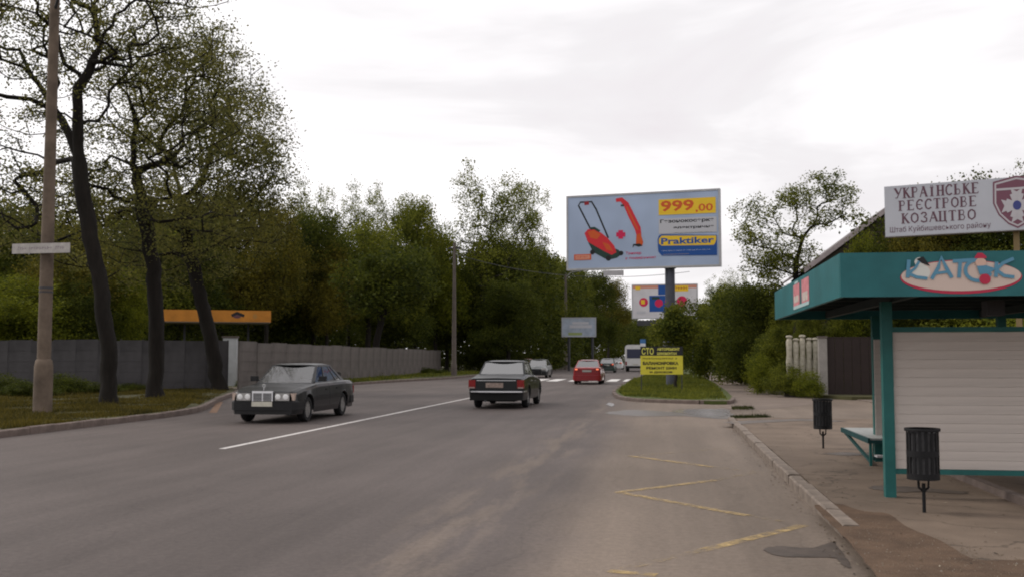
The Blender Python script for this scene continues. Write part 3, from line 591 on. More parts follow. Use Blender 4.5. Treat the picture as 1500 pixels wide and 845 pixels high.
# small leaning tree before the long wall, young tree on the grass island, open tree on the other side
b = gp(546, 551, .12)
tree('slim leaning tree in front of the long grey wall', [b, P3(549, 520, b[1]), P3(556, 480, b[1]), P3(566, 440, b[1])], .26, [P3(560, 430, b[1]) + (2.8, 3, 2.2), P3(590, 400, b[1]) + (2.8, 3, 2.6), P3(530, 410, b[1]) + (2.6, 2.4, 2.2)], 190, 38, .45, .26, LF_D, BARK, 51, G1)
b = (at(990, 560, 50)[0], 50, .12)
tree('young green tree wrapped round the billboard mast on the grass island', [b, P3(989, 520, 50), P3(988, 480, 50), P3(990, 460, 50)], .07, [P3(988, 474, 50) + (.8, .8, .85), P3(980, 490, 50) + (.8, .8, .8), P3(1005, 488, 50) + (.75, .8, .9), P3(988, 452, 50) + (.4, .5, .35)], 190, 40, .16, .13, LF_B, BARK2, 61, None, .006)
b = (at(1168, 560, 48)[0], 48, .1)
tree('open crowned tree against the sky beyond the house roof', [b, P3(1167, 480, 48), P3(1168, 430, 48), P3(1166, 390, 48), P3(1176, 350, 48)], .14,
     [P3(1108, 312, 48) + (1.15, 1.2, .75, 1.1), P3(1100, 345, 48) + (.9, 1, .6, .7), P3(1168, 290, 48) + (1.1, 1.2, .6, 1.1), P3(1202, 268, 48) + (1.0, 1.2, .6, .9), P3(1232, 292, 48) + (.8, 1, .7, .7), P3(1236, 318, 48) + (.9, 1, .35, .5), P3(1190, 320, 48) + (1.0, 1, .6, .5), P3(1152, 372, 48) + (1.6, 1.6, 1.3, 2.0), P3(1120, 395, 48) + (1.2, 1.2, .9, 1.0), P3(1205, 385, 48) + (1.0, 1, .6, .5), P3(1115, 380, 48) + (1.0, 1, .7, .6)],
     440, 34, .17, .105, LF_B, BARK, 71, G3, .009, extra=0, step=.35, wig=.13)
# bushes
BU = [('bush_d', -10, 545, 37, 60, 'dark shrub under the wall where it meets the picture edge', 'shrubs under the grey wall'), ('bush_d', 40, 556, 36, 45, 'low shrub directly behind the foot of the concrete pole', 'shrubs under the grey wall'),
      ('bush_d', 98, 545, 38.5, 42, 'shrub between the concrete pole and the forked tree', 'shrubs under the grey wall'), ('bush_d', 140, 558, 40, 40, 'low shrub behind the forked tree foot', 'shrubs under the grey wall'), ('bush_d', 196, 560, 43, 38, 'low shrub between the two upright trunks', 'shrubs under the grey wall'),
      ('bush_d', 255, 563, 46, 34, 'low shrub past the straight trunk', 'shrubs under the grey wall'), ('bush_d', 295, 563, 48, 22, 'small weed clump beside the leaning trunk', 'shrubs under the grey wall'),
      ('bush_a', 358, 556, 51, 18, 'dark low shrub at the foot of the white gate post', None),
      ('bush_d', 545, 538, 84, 22, 'small shrub at the foot of the slim leaning tree', 'weeds along the long wall'), ('bush_d', 585, 538, 88, 24, 'small dark shrub before the long wall', 'weeds along the long wall'), ('bush_d', 622, 537, 94, 24, 'dark shrub near the end of the long wall', 'weeds along the long wall'),
      ('bush_d', 645, 540, 92, 18, 'green weed clump at the street lamp foot', 'weeds along the long wall'), ('bush_d', 700, 500, 110, 40, 'dark bush behind the black saloon', G2), ('bush_d', 745, 505, 118, 36, 'bush behind the oncoming car', G2), ('bush_d', 800, 508, 140, 34, 'bush behind the reddish parked car', G2),
      ('bush_a', 850, 500, 165, 36, 'bush behind the roof of the red car', G2), ('bush_b', 895, 500, 230, 26, 'distant bush over the white cars', G2),
      ('bush_a', 1015, 470, 88, 34, 'bush at the far end of the footpath', G3), ('bush_b', 1052, 462, 72, 42, 'bright bush leaning over the footpath', G3), ('bush_a', 1085, 478, 62, 42, 'round green bush in the middle of the footpath edge', G3),
      ('bush_a', 1125, 490, 50, 46, 'dark hollow bush before the white balustrade fence', G3), ('bush_b', 1112, 515, 46, 34, 'low bush at the bend of the footpath', G3), ('bush_a', 1150, 532, 43, 34, 'low green bush under the white balustrades', G3), ('bush_b', 1186, 540, 41.6, 30, 'leafy weeds beside the grey gate pillar', G3),
      ('bush_b', 1240, 462, 44.6, 24, 'yellowish bush showing over the brown gate', G3), ('bush_b', 1280, 464, 44.8, 24, 'fresh sprigs over the brown gate beside the shelter post', G3), ('bush_b', 1470, 452, 27, 70, 'yellow-green bush seen under the shelter roof', G3), ('bush_b', 1392, 470, 29, 50, 'low bush seen just above the white boards', G3)]
for k, px, top, Y, hw, lab, g in BU: plant(k, px, top, Y, hw, lab, g, cat='shrub', name='shrub')
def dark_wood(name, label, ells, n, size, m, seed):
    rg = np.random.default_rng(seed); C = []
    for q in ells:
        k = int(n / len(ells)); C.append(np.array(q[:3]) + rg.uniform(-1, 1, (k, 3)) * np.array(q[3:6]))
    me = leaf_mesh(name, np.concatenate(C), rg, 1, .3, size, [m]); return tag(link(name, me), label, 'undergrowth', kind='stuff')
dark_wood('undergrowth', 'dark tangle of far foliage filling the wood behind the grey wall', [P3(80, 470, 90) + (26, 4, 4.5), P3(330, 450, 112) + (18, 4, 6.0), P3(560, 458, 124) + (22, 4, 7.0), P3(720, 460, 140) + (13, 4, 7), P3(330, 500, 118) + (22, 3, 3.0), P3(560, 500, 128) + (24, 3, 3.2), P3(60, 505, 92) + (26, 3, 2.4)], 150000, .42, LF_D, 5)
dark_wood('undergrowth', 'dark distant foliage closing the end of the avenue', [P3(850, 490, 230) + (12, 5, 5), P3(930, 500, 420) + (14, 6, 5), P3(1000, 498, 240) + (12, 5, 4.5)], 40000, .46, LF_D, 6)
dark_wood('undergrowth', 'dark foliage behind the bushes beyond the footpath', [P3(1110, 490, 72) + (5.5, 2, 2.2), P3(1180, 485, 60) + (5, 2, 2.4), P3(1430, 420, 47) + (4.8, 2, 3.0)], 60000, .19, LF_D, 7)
# grass blades on the verges
def grass(label, quads, n, h, m, seed, z=.12):
    rg = np.random.default_rng(seed); V = []; A = []
    for (c0, c1, c2, c3), w_ in quads:
        k = int(n * w_); u = rg.random(k)[:, None]; v = rg.random(k)[:, None]; c = [np.array(p[:2]) for p in (c0, c1, c2, c3)]
        A.append((c[0] * (1 - u) + c[1] * u) * (1 - v) + (c[3] * (1 - u) + c[2] * u) * v)
    A = np.concatenate(A); nz_ = np.sin(A[:, 0] * 2.1 + 1.3 * np.sin(A[:, 1] * .9)) + np.sin(A[:, 1] * 1.6 + 1.7 * np.sin(A[:, 0] * 1.1)) + rg.normal(0, .7, len(A)); A = A[nz_ > -1.1]; k = len(A); hh = h * rg.uniform(.3, 1.2, k) * (1 + .6 * np.sin(A[:, 0] * 1.7) * np.sin(A[:, 1] * 1.3)) * np.where(rg.random(k) < .03, 2.3, 1); t = rg.uniform(0, 6.28, k); ln = rg.normal(0, .4, (k, 2)) * hh[:, None]; wd = h * .16
    B = np.stack([np.stack([A[:, 0] - np.cos(t) * wd, A[:, 1] - np.sin(t) * wd, np.full(k, z)], 1), np.stack([A[:, 0] + np.cos(t) * wd, A[:, 1] + np.sin(t) * wd, np.full(k, z)], 1), np.stack([A[:, 0] + ln[:, 0], A[:, 1] + ln[:, 1], z + hh], 1)], 1).reshape(-1, 3)
    return tag(link('grass', mesh_np('grass', B, np.arange(3 * k).reshape(-1, 3), [m])), label, 'grass', kind='stuff')
LG1 = leafmat('grass_olive', (.068, .066, .018), .3); LG2 = leafmat('grass_green', (.10, .13, .026), .3)
grass('short olive grass on the verge under the big trees', [(((-13.6, 5), (-19, 5), gp(-40, 596), gp(0, 638)), .25), ((gp(292, 598), gp(240, 590), gp(230, 571), gp(342, 573)), .15), ((gp(0, 638), gp(-10, 596), gp(180, 588), gp(150, 620)), .4), ((gp(150, 620), gp(180, 588), gp(305, 574), gp(268, 606)), .3), ((gp(-10, 596), gp(-40, 580), gp(250, 573), gp(300, 576)), .5)], 70000, .085, LG1, 1)
grass('short grass on the strip before the long grey wall', [((gp(470, 566), gp(400, 571), gp(560, 551), gp(600, 556)), .5), ((gp(600, 556), gp(560, 551), gp(720, 544), gp(745, 546)), .5)], 16000, .16, LG2, 2)
grass('green grass of the island with the yellow sign', [((gp(906, 578), gp(912, 570), gp(1050, 568), gp(1066, 590)), .5), ((gp(909, 573), gp(928, 556), gp(1030, 554), gp(1052, 571)), .25), ((gp(906, 578), gp(915, 584), gp(1000, 589), gp(1060, 590)), .1), ((gp(916, 566), (-1.7, 90), (2.2, 90), gp(1050, 566)), .45)], 50000, .10, LG2, 3)
grass('rough grass and weeds at the foot of the bushes by the footpath', [((gp(1110, 570), gp(1120, 556), gp(1198, 566), gp(1196, 582)), .6), ((gp(1050, 546), gp(1070, 540), gp(1120, 556), gp(1106, 569)), .4)], 22000, .30, LG2, 4)
grass('weeds growing in the gutter where the kerb begins', [((gp(1072, 598), gp(1072, 602), gp(1108, 602), gp(1100, 598)), .3), ((gp(1070, 606, .1), gp(1070, 612, .1), gp(1140, 611, .1), gp(1120, 606, .1)), .7)], 2600, .055, leafmat('weed_dark', (.03, .042, .012)), 8, .05)
def smudge(b, x0, z0, x1, z1, y, mi=0, seed=1):
    """a line of print too worn to read: short uneven strokes"""
    rnd = random.Random(seed); x = x0; h = z1 - z0
    while x < x1:
        w_ = h * rnd.uniform(.35, .8); x2 = min(x + w_, x1)
        if rnd.random() < .88:
            a = z0 + h * rnd.uniform(0, .15); c = z1 - h * rnd.uniform(0, .2); b.poly([(x, y, a), (x + w_ * .3, y, a), (x + w_ * .3, y, c), (x, y, c)], mi)
            m_ = (a + c) / 2 + h * rnd.uniform(-.2, .2); b.poly([(x + w_ * .32, y, m_), (x2, y, m_), (x2, y, m_ + h * .22), (x + w_ * .32, y, m_ + h * .22)], mi)
        x += w_ + h * .22
# ---------------- structures and street furniture ----------------
M_CONC = mat('pole_concrete', (.13, .098, .074), .9, .4, 1.6, .4, 25, detail=8); M_CONC2 = mat('pole_concrete_far', (.11, .092, .08), .9, .15, 2)
M_STEEL = mat('steel_dark', (.05, .05, .055), .55, .2, 6); M_GALV = mat('steel_galvanised', (.26, .26, .27), .5, .15, 5, metal=.4)
M_SIGNW = mat('sign_white', (.60, .60, .62), .55, .1, 3); M_BLACK = mat('print_black', (.02, .02, .022), .6)
# concrete pole with street sign
bx_, by_, _ = gp(62, 604, .12)
t = thing('concrete_pole', 'tall brown-stained concrete pole with thick foot, carrying the white street sign', 'pole', (bx_, by_, .1))
lean = (at(76, 100, by_)[0] - bx_)
b = MB(); b.lathe([(.245, -.2), (.24, 1.25), (.21, 1.42), (.18, 1.45)], 12); b.build('foot', M_CONC, t, smooth=40)
b = MB(); b.lathe([(.178, 1.38), (.17, 4), (.15, 7), (.125, 11.5), (.12, 13)], 12); b.build('shaft', M_CONC, t, smooth=40)
b = MB(); b.lathe([(.18, 3.34), (.18, 3.40)], 12); b.lathe([(.18, 3.24), (.18, 3.28)], 12); b.build('band', M_STEEL, t)
b = MB(); b.tube([(0, 0, 11), (.6, -.6, 11.6), (1.8, -1.6, 11.9)], .04, 6); b.build('arm', M_STEEL, t)
sx, sy, sz = at(60, 364, by_ - .26)
t = thing('street_sign', 'narrow weathered white street name sign strapped to the concrete pole', 'sign', (sx, sy, sz), R(-2))
MB().box(-.86, -.015, -.135, .86, .015, .135).build('plate', mat('sign_weathered', (.42, .39, .37), .7, .2, 5), t)
b = MB(); smudge(b, -.74, -.045, .70, .055, -.019, 0, 8); b.build('lettering', mat('print_faded', (.27, .23, .25), .8), t)
for x in (-.2, .16): MB().box(x, .015, -.04, x + .04, .16, .0).build('bracket', M_STEEL, t)
# grey panel wall
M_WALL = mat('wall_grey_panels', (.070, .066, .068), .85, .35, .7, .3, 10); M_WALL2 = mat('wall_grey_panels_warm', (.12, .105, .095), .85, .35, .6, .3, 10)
def panel_wall(label, P0, P1, H, m, n, seed, z0=-.1):
    P0 = np.array(P0[:2]); P1 = np.array(P1[:2]); d = P1 - P0; L_ = np.hypot(*d); r = thing('panel_wall', label, 'wall', (P0[0], P0[1], 0), math.atan2(d[1], d[0])); rnd = random.Random(seed); w_ = L_ / n
    pb = MB(); pb.box(.03, -.05, z0, w_ - .03, .05, H); [pb.box(.03, -.062, H * k + .0, w_ - .03, -.05, H * k + .05) for k in (.2, .4, .6, .8)]; me = None
    for i in range(n):
        if me is None: o = pb.build('panel', m, r); me = o.data
        else: o = link('panel', me, r)
        o.location = (i * w_, rnd.uniform(-.015, .015), rnd.uniform(-.035, .035))
    po = MB(); po.box(-.03, -.045, z0, .03, .045, H + .01); me = None
    for i in range(n + 1):
        if me is None: o = po.build('post', m, r); me = o.data
        else: o = link('post', me, r)
        o.location = (i * w_, 0, rnd.uniform(-.03, .03))
    return r
YW = gp(300, 575)[1]
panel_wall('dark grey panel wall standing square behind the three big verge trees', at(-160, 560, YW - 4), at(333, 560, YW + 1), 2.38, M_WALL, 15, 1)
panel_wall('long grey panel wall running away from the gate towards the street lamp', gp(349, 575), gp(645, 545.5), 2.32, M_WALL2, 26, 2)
gx, gy, _ = gp(338, 568)
t = thing('gate_post', 'whitish tall gate wing between the two grey walls, beside the leaning trunk', 'gate', (gx, gy, 0), R(4))
MB().box(-.42, -.12, -.1, .30, .12, 2.62).build('panel', mat('gate_white', (.42, .43, .44), .7, .15, 2), t); MB().box(-.47, -.17, 2.62, .35, .17, 2.72).build('cap', M_CONC2, t)
# orange canopy band of the fuel station
P0 = at(236, 463, 54); P1 = at(397, 463, 56.5)
t = thing('fuel_station_canopy', 'orange fascia of a fuel station canopy showing between the tree trunks', 'canopy', (P0[0], P0[1], 0), math.atan2(P1[1] - P0[1], P1[0] - P0[0]))
LL = math.hypot(P1[0] - P0[0], P1[1] - P0[1]); zb, zt_ = at(236, 470, 54)[2], at(236, 453, 54)[2]
M_OR = mat('canopy_orange', (.50, .20, .03), .6, .22, 1.2, detail=8); MB().box(0, 0, zb, LL, 3, zt_).build('fascia', M_OR, t)
for x in (1.2, LL - 1.2): MB().box(x - .06, 2.3, 0, x + .06, 2.42, zb).build('column', M_STEEL, t)
b = MB(); stroke(b, [(LL - 2.2, zb + .35), (LL - 1.9, zb + .5), (LL - 1.5, zb + .34)], .16, -.012, 0); disc(b, LL - 1.9, zb + .35, .24, .15, -.010, 1, 12); b2 = MB(); disc(b2, LL - .9, zb + .32, .13, .15, -.01, 0, 12); b2.build('emblem', mat('print_ochre', (.4, .2, .05), .6), t)
b.build('emblem', [M_BLACK, mat('print_maroon', (.13, .06, .07), .6), mat('print_ochre', (.4, .2, .05), .6)], t)
MB().box(.03, .03, zb - .05, LL - .03, 2.97, zb).build('soffit', mat('canopy_soffit', (.2, .18, .16), .8), t)
# street lamps
def lamp(px, pyb, pyt, r0, r1, label, arm=None, group='concrete lamp and line posts'):
    x, y, z = gp(px, pyb, .1); H = at(px, pyt, y)[2]; t = thing('street_lamp' if arm else 'line_post', label, 'street lamp' if arm else 'post', (x, y, 0), 0, group)
    MB().lathe([(r0 * 1.25, -.1), (r0 * 1.2, 1.0), (r0, 1.1), ((r0 + r1) / 2, H * .6), (r1, H), (.01, H)], 10).build('shaft', M_CONC2, t, smooth=40)
    if arm:
        MB().tube([(0, 0, H - .4), (arm * .3, 0, H + .25), (arm, 0, H + .5)], .05, 6).build('arm', M_GALV, t)
        b = MB(); b.lathe([(.01, -.42), (.12, -.35), (.17, 0), (.15, .3), (.01, .42)], 8, T=Matrix.Translation((arm + .3 * (1 if arm > 0 else -1), 0, H + .5)) @ Matrix.Scale(.5, 4, (0, 0, 1)) @ Matrix.Rotation(R(90), 4, 'Z')); b.build('lamp_head', mat('lamp_white', (.55, .55, .55), .4), t, smooth=50)
    else: MB().box(-.5, -.04, H - .5, .5, .04, H - .38).build('crossarm', M_STEEL, t)
    return H
lamp(665, 550, 356, .20, .11, 'bare concrete line post beyond the end of the long grey wall')
lamp(829, 540, 402, .27, .13, 'street lamp standing over the small white billboard behind the red car', 2.3)
lamp(784, 537, 470, .2, .12, 'thin post among trees just past the oncoming car'); lamp(807, 536.5, 462, .15, .1, 'thinnest post among the trees before the small white billboard')
lamp(1022, 541, 445, .14, .10, 'thin post at the far end of the footpath beyond the island')
# ---- billboards ----
def board_frame(t, w_, h, z0, dep=.35):
    b = MB(); e = .10
    b.box(-w_ / 2 - e, -.03, z0 - e, w_ / 2 + e, dep, z0); b.box(-w_ / 2 - e, -.03, z0 + h, w_ / 2 + e, dep, z0 + h + e)
    b.box(-w_ / 2 - e, -.03, z0, -w_ / 2, dep, z0 + h); b.box(w_ / 2, -.03, z0, w_ / 2 + e, dep, z0 + h)
    for i in range(7):
        x = -w_ / 2 + w_ * (i + .5) / 7; b.box(x - .04, .1, z0, x + .04, dep - .02, z0 + h)
    b.build('frame', mat('frame_pale_metal', (.42, .42, .43), .5, .12, 3), t)
TLx = at(832, 288, 57); BRx = at(1055, 388, 55.6); TRx = at(1052, 277, 55.6)
bw = math.hypot(TRx[0] - TLx[0], TRx[1] - TLx[1]); z0 = BRx[2] + .02; bh = TRx[2] - BRx[2] - .1
cxb = (TLx[0] + TRx[0]) / 2; cyb = 56.3; rzb = R(-10)
t = thing('billboard', 'large blue advertising billboard on a steel mast with red lawn mower and yellow price', 'billboard', (cxb, cyb, 0), rzb)
board_frame(t, bw, bh, z0)
MB().box(-bw / 2, 0, z0, bw / 2, .05, z0 + bh).build('backing', mat('ad_sky_blue', (.37, .45, .60), .55, .12, .35, detail=2), t)
px_ = at(978, 400, 56.3)[0] - cxb
b = MB(); b.lathe([(.27, -.1), (.27, z0 - .1)], 14, T=Matrix.Translation((px_ + .05, .55, 0))); b.build('mast', mat('mast_grey_blue', (.085, .09, .115), .6, .15, 3), t, smooth=40)
b = MB(); b.box(-bw / 2 + .2, .36, z0 + .3, bw / 2 - .2, .5, z0 + .5); b.box(-bw / 2 + .2, .36, z0 + bh * .7, bw / 2 - .2, .5, z0 + bh * .7 + .2); b.box(px_ - .25, .45, z0 - .1, px_ + .35, .8, z0 + bh * .75); b.build('truss', M_STEEL, t)
pal = [mat('print_red', (.62, .03, .04), .5), mat('print_yellow', (.80, .52, .03), .5), mat('print_blue', (.015, .08, .30), .5), mat('print_green_black', (.02, .05, .04), .5), mat('print_pale_grey', (.50, .50, .53), .5), mat('print_white', (.75, .75, .76), .5), mat('print_orange_red', (.60, .10, .025), .5), M_BLACK, mat('print_crimson', (.60, .02, .09), .5), mat('print_dark_red', (.28, .02, .03), .5), mat('print_salmon', (.62, .28, .2), .5)]
class Ad:
    """flat print on a board: u,v in 0..1 of the board face"""
    def __init__(s, w_, h, z0, y=-.004): s.b = MB(); s.w = w_; s.h = h; s.z0 = z0; s.y = y; s.k = 0
    def q(s, p): return (-s.w / 2 + p[0] * s.w, s.z0 + p[1] * s.h)
    def nx(s): s.k += 1; return s.y - .0006 * s.k
    def shape(s, pts, mi): shape(s.b, [s.q(p) for p in pts], s.nx(), mi)
    def rect(s, a, c, d, e, mi): s.shape([(a, c), (d, c), (d, e), (a, e)], mi)
    def line(s, pts, wd, mi, closed=False): stroke(s.b, [s.q(p) for p in pts], wd if not hasattr(wd, '__len__') else wd, s.nx(), mi, closed)
    def worn(s, a, c, d, e, mi, seed=1):
        (x0, y0), (x1, y1) = s.q((a, c)), s.q((d, e)); smudge(s.b, x0, y0, x1, y1, s.nx(), mi, seed)
    def text(s, body, a, c, d, e, mi, bold=0):
        (x0, y0), (x1, y1) = s.q((a, c)), s.q((d, e)); letters(s.b, body, x0, y0, x1, y1, s.nx(), mi, bold)
A = Ad(bw, bh, z0, -.006)
# mower
def U(x, y): return ((x - 832) / 221.5, 1 - (y - (288 - 10.5 * (x - 832) / 221)) / 110.0)       # photo pixel on the poster -> u,v
A.line([U(866, 336), U(848, 300), U(851, 295), U(868, 294), U(875, 306), U(893, 350)], .09, 7)
A.line([U(857, 297), U(864, 296)], .2, 9)
A.shape([U(860, 352), U(870, 372), U(892, 384), U(906, 380), U(914, 374), U(908, 368), U(880, 356)], 3)
A.shape([U(857, 343), U(862, 337), U(870, 336), U(882, 342), U(892, 350), U(902, 362), U(905, 372), U(898, 376), U(884, 369), U(872, 362), U(862, 356)], 0)
A.shape([U(862, 341), U(871, 338), U(882, 345), U(876, 352), U(866, 350)], 6); A.shape([U(884, 356), U(894, 360), U(900, 370), U(890, 368)], 6); A.line([U(866, 336), U(872, 335), U(880, 340)], .14, 3)
for x, y, r_ in ((869, 372, .14), (893, 381, .15), (912, 373, .13)): p = A.q(U(x, y)); disc(A.b, p[0], p[1], r_, r_, A.nx(), 7, 12)
# trimmer
A.line([U(905, 292), U(913, 291), U(920, 298), U(927, 314), U(937, 335), U(939, 346)], [.2, .24, .3, .34, .34, .26], 0); A.line([U(921, 302), U(929, 320), U(937, 337)], .09, 6)
A.line([U(912, 300), U(917, 300)], .1, 3); A.shape([U(935, 345), U(941, 342), U(945, 356), U(943, 362), U(934, 360)], 6); A.shape([U(929, 365), U(930, 359), U(940, 358), U(944, 361), U(938, 363), U(932, 361)], 7)
A.line([U(905, 344.5), U(918.5, 344.5)], .24, 8); A.line([U(911.7, 338), U(911.7, 351)], .26, 8)
# small red emblem, captions
A.rect(*U(841, 385), *U(867, 375), 6); A.rect(*U(843, 383.6), *U(865, 376.6), 10); A.worn(*U(845, 382.5), *U(863, 377.5), 6, 3)
A.text('Тример', *U(919, 376), *U(942, 370), 8, .01); A.text('у подарунок!', *U(918, 383), *U(963, 376.5), 8, .01)
# price
A.rect(*U(968, 315), *U(1050, 287.5), 1); A.text('999', *U(971, 310), *U(1019, 291), 6, .03); A.text(',00', *U(1021, 311), *U(1046, 296.5), 6, .02)
A.rect(*U(968, 343.5), *U(1051, 316.5), 4); A.text('Газонокосарка', *U(970, 328.5), *U(1047, 318), 7, .04); A.text('електрична', *U(989, 336.5), *U(1047, 329.5), 7, .04); A.worn(*U(990, 342.3), *U(1044, 338.7), 3, 5)
A.shape([U(966, 352), U(968, 346), U(972, 344), U(1051, 344), U(1051, 374), U(972, 376), U(967, 370)], 2); A.shape([U(968, 351), U(972, 346), U(1050, 345), U(1050, 351), U(1048, 357), U(1046, 359), U(972, 361), U(968, 358)], 1)
A.text('Praktiker', *U(971, 359.5), *U(1047, 346), 2, .03); A.worn(*U(972, 369.5), *U(1042, 365), 5, 4); A.rect(*U(974, 374.5), *U(1011, 372.5), 1)
A.b.build('poster_print', pal, t)
# second billboard with stripes and red circles
P0 = at(927, 465, 97); P1 = at(1021, 462, 97); h2 = at(927, 418, 97)[2] - P0[2]; w2 = P1[0] - P0[0]
t = thing('billboard', 'white billboard with red discs and a yellow banner, half hidden behind the island tree', 'billboard', ((P0[0] + P1[0]) / 2, 97, 0), R(-4)); board_frame(t, w2, h2, P0[2], .3)
MB().box(-w2 / 2, 0, P0[2], w2 / 2, .05, P0[2] + h2).build('backing', mat('ad_white', (.62, .60, .62), .6, .1, 1), t)
A = Ad(w2, h2, P0[2], -.008); A.rect(0, .9, 1, 1, 10); A.rect(.04, .86, .12, .97, 1); A.rect(.4, .7, .56, 1, 2); A.rect(.57, .8, .87, .98, 1); A.worn(.60, .85, .84, .94, 9, 6)
A.rect(.26, .18, .55, .68, 2)
for u, v, r_, c in ((.17, .48, .42, 8), (.41, .44, .38, 8), (.55, .5, .28, 0), (.77, .5, .48, 8)): p = A.q((u, v)); disc(A.b, p[0], p[1], r_, r_, A.nx(), c, 16)
p = A.q((.16, .48)); A.rect(.13, .42, .19, .55, 1); A.rect(.3, .56, .42, .64, 3); A.rect(.06, .12, .2, .2, 4); A.b.build('poster_print', pal, t)
b = MB(); b.box(-w2 * .42, -.9, P0[2] - .75, w2 * .1, .2, P0[2] - .28); b.build('platform', M_STEEL, t); MB().lathe([(.2, -.1), (.2, P0[2])], 10, T=Matrix.Translation((0, .3, 0))).build('mast', M_GALV, t)
# third, far small one
P0 = at(824, 492, 122); P1 = at(872, 492, 122); h3 = at(824, 466, 122)[2] - P0[2]; w3 = P1[0] - P0[0]
t = thing('billboard', 'small far billboard, pale blue and white, standing over the red car', 'billboard', ((P0[0] + P1[0]) / 2, 122, 0), R(3)); board_frame(t, w3, h3, P0[2], .3)
MB().box(-w3 / 2, 0, P0[2], w3 / 2, .05, P0[2] + h3).build('backing', mat('ad_pale_blue', (.34, .39, .46), .6, .25, .8), t)
A = Ad(w3, h3, P0[2], -.01); A.rect(.18, .05, .6, .2, 1); A.rect(.22, .45, .9, .62, 4); A.rect(.3, .66, .8, .8, 4); A.b.build('poster_print', [mat('print_lime_far', (.3, .36, .14), .6)] * 2 + pal[2:], t)
for x in (-1.2, 1.6): MB().lathe([(.16, -.1), (.16, P0[2])], 8, T=Matrix.Translation((x, .3, 0))).build('mast', M_STEEL, t)
# yellow and black tyre service sign on the island
P0 = gp(938.5, 573, .1); Ys = P0[1]; XL = P0[0]; XR = at(1000.5, 540, Ys)[0]; zt2 = at(970, 507, Ys)[2]; zm = at(970, 520.5, Ys)[2]; zb2 = at(970, 548, Ys)[2]; ws = XR - XL
t = thing('advertising_sign', 'yellow sign with a black header on two thin posts in the island grass', 'sign', ((XL + XR) / 2, Ys, 0), R(3))
MB().box(-ws / 2, 0, zb2, ws / 2, .03, zm).build('panel', mat('sign_yellow', (.62, .54, .05), .5, .08, 2), t); MB().box(-ws / 2, 0, zm + .004, ws / 2, .03, zt2).build('header_panel', M_BLACK, t)
for x in (-ws / 2 + .04, ws / 2 - .05): MB().box(x - .02, .032, 0, x + .02, .072, zt2 - .02).build('post', M_STEEL, t)
A = Ad(ws, zt2 - zb2, zb2, -.005); py_ = mat('print_lemon', (.66, .62, .12), .5)
def V(x, y): return ((x - 938.5) / 62.0, 1 - (y - 507) / 41.0)
A.text('СТО', *V(940.5, 519), *V(958, 509), 1, .02); A.text('АВТОРЕМОНТ', *V(963, 513), *V(996, 509), 1, .04); A.text('ШИНОМОНТАЖ', *V(963, 519.3), *V(992, 515.3), 1, .04)
A.worn(*V(942, 526.3), *V(993, 523), 0, 7); A.text('БАЛАНСИРОВКА', *V(942, 534), *V(994, 529), 0, .05); A.text('РЕМОНТ ШИН', *V(947, 540.5), *V(991, 536.5), 0, .04); A.text('И ДИСКОВ', *V(952, 546.5), *V(985, 543), 0, .04)
A.b.build('lettering', [M_BLACK, py_], t)
# blue road sign by the bus, tiny white sign, sign hung over the road
x, y, _ = at(942, 530, 120); zc = at(942, 500, 120)[2]
t = thing('road_sign', 'blue square road sign above the black header of the yellow sign', 'sign', (x, 120, 0)); MB().box(-.32, 0, zc - .2, .32, .03, zc + .28).build('plate', mat('sign_blue', (.05, .14, .30), .5), t); MB().box(-.3, 0, zc - .55, .3, .03, zc - .21).build('lower_plate', M_SIGNW, t)
MB().tube([(0, .06, 0), (0, .06, zc + .3)], .03, 8).build('post', M_GALV, t)
x, y, _ = at(1015, 520, 75); zc = at(1015, 492, 75)[2]
t = thing('road_sign', 'small white plate on a thin post among the leaves over the footpath', 'sign', (x, 75, 0)); MB().box(-.28, 0, zc - .17, .28, .03, zc + .17).build('plate', M_SIGNW, t); MB().tube([(0, .06, 0), (0, .06, zc + .6)], .025, 8).build('post', M_GALV, t)
Pw = gp(665, 550, .1); Hw = at(665, 372, Pw[1])[2]; Qw = at(1010, 398, 74); mid = at(898, 396, 82)
t = thing('span_wire', 'thin wire spanned over the road from the bare line post', 'wire'); wp = []
for i in range(25):
    u = i / 24; wp.append((Pw[0] * (1 - u) + Qw[0] * u, Pw[1] * (1 - u) + Qw[1] * u, Hw * (1 - u) + Qw[2] * u - 1.0 * 4 * u * (1 - u)))
MB().tube(wp, .018, 5).build('strand', M_STEEL, t); j = wp[16]
k = min(range(25), key=lambda i: abs(wp[i][0] - mid[0])); j = wp[k]
t = thing('hanging_sign', 'small white plate hanging from the wire under the big billboard', 'sign', (j[0], j[1], 0)); zc = at(898, 400, j[1])[2]; MB().box(-.75, 0, zc - .2, .75, .03, zc + .2).build('plate', mat('sign_grey', (.40, .39, .40), .6, .1, 3), t)  # plate in an even mid grey
for x in (-.6, .6): MB().tube([(x, .015, zc + .2), (x, .015, max(j[2], zc + .25))], .012, 5).build('hanger', M_STEEL, t)

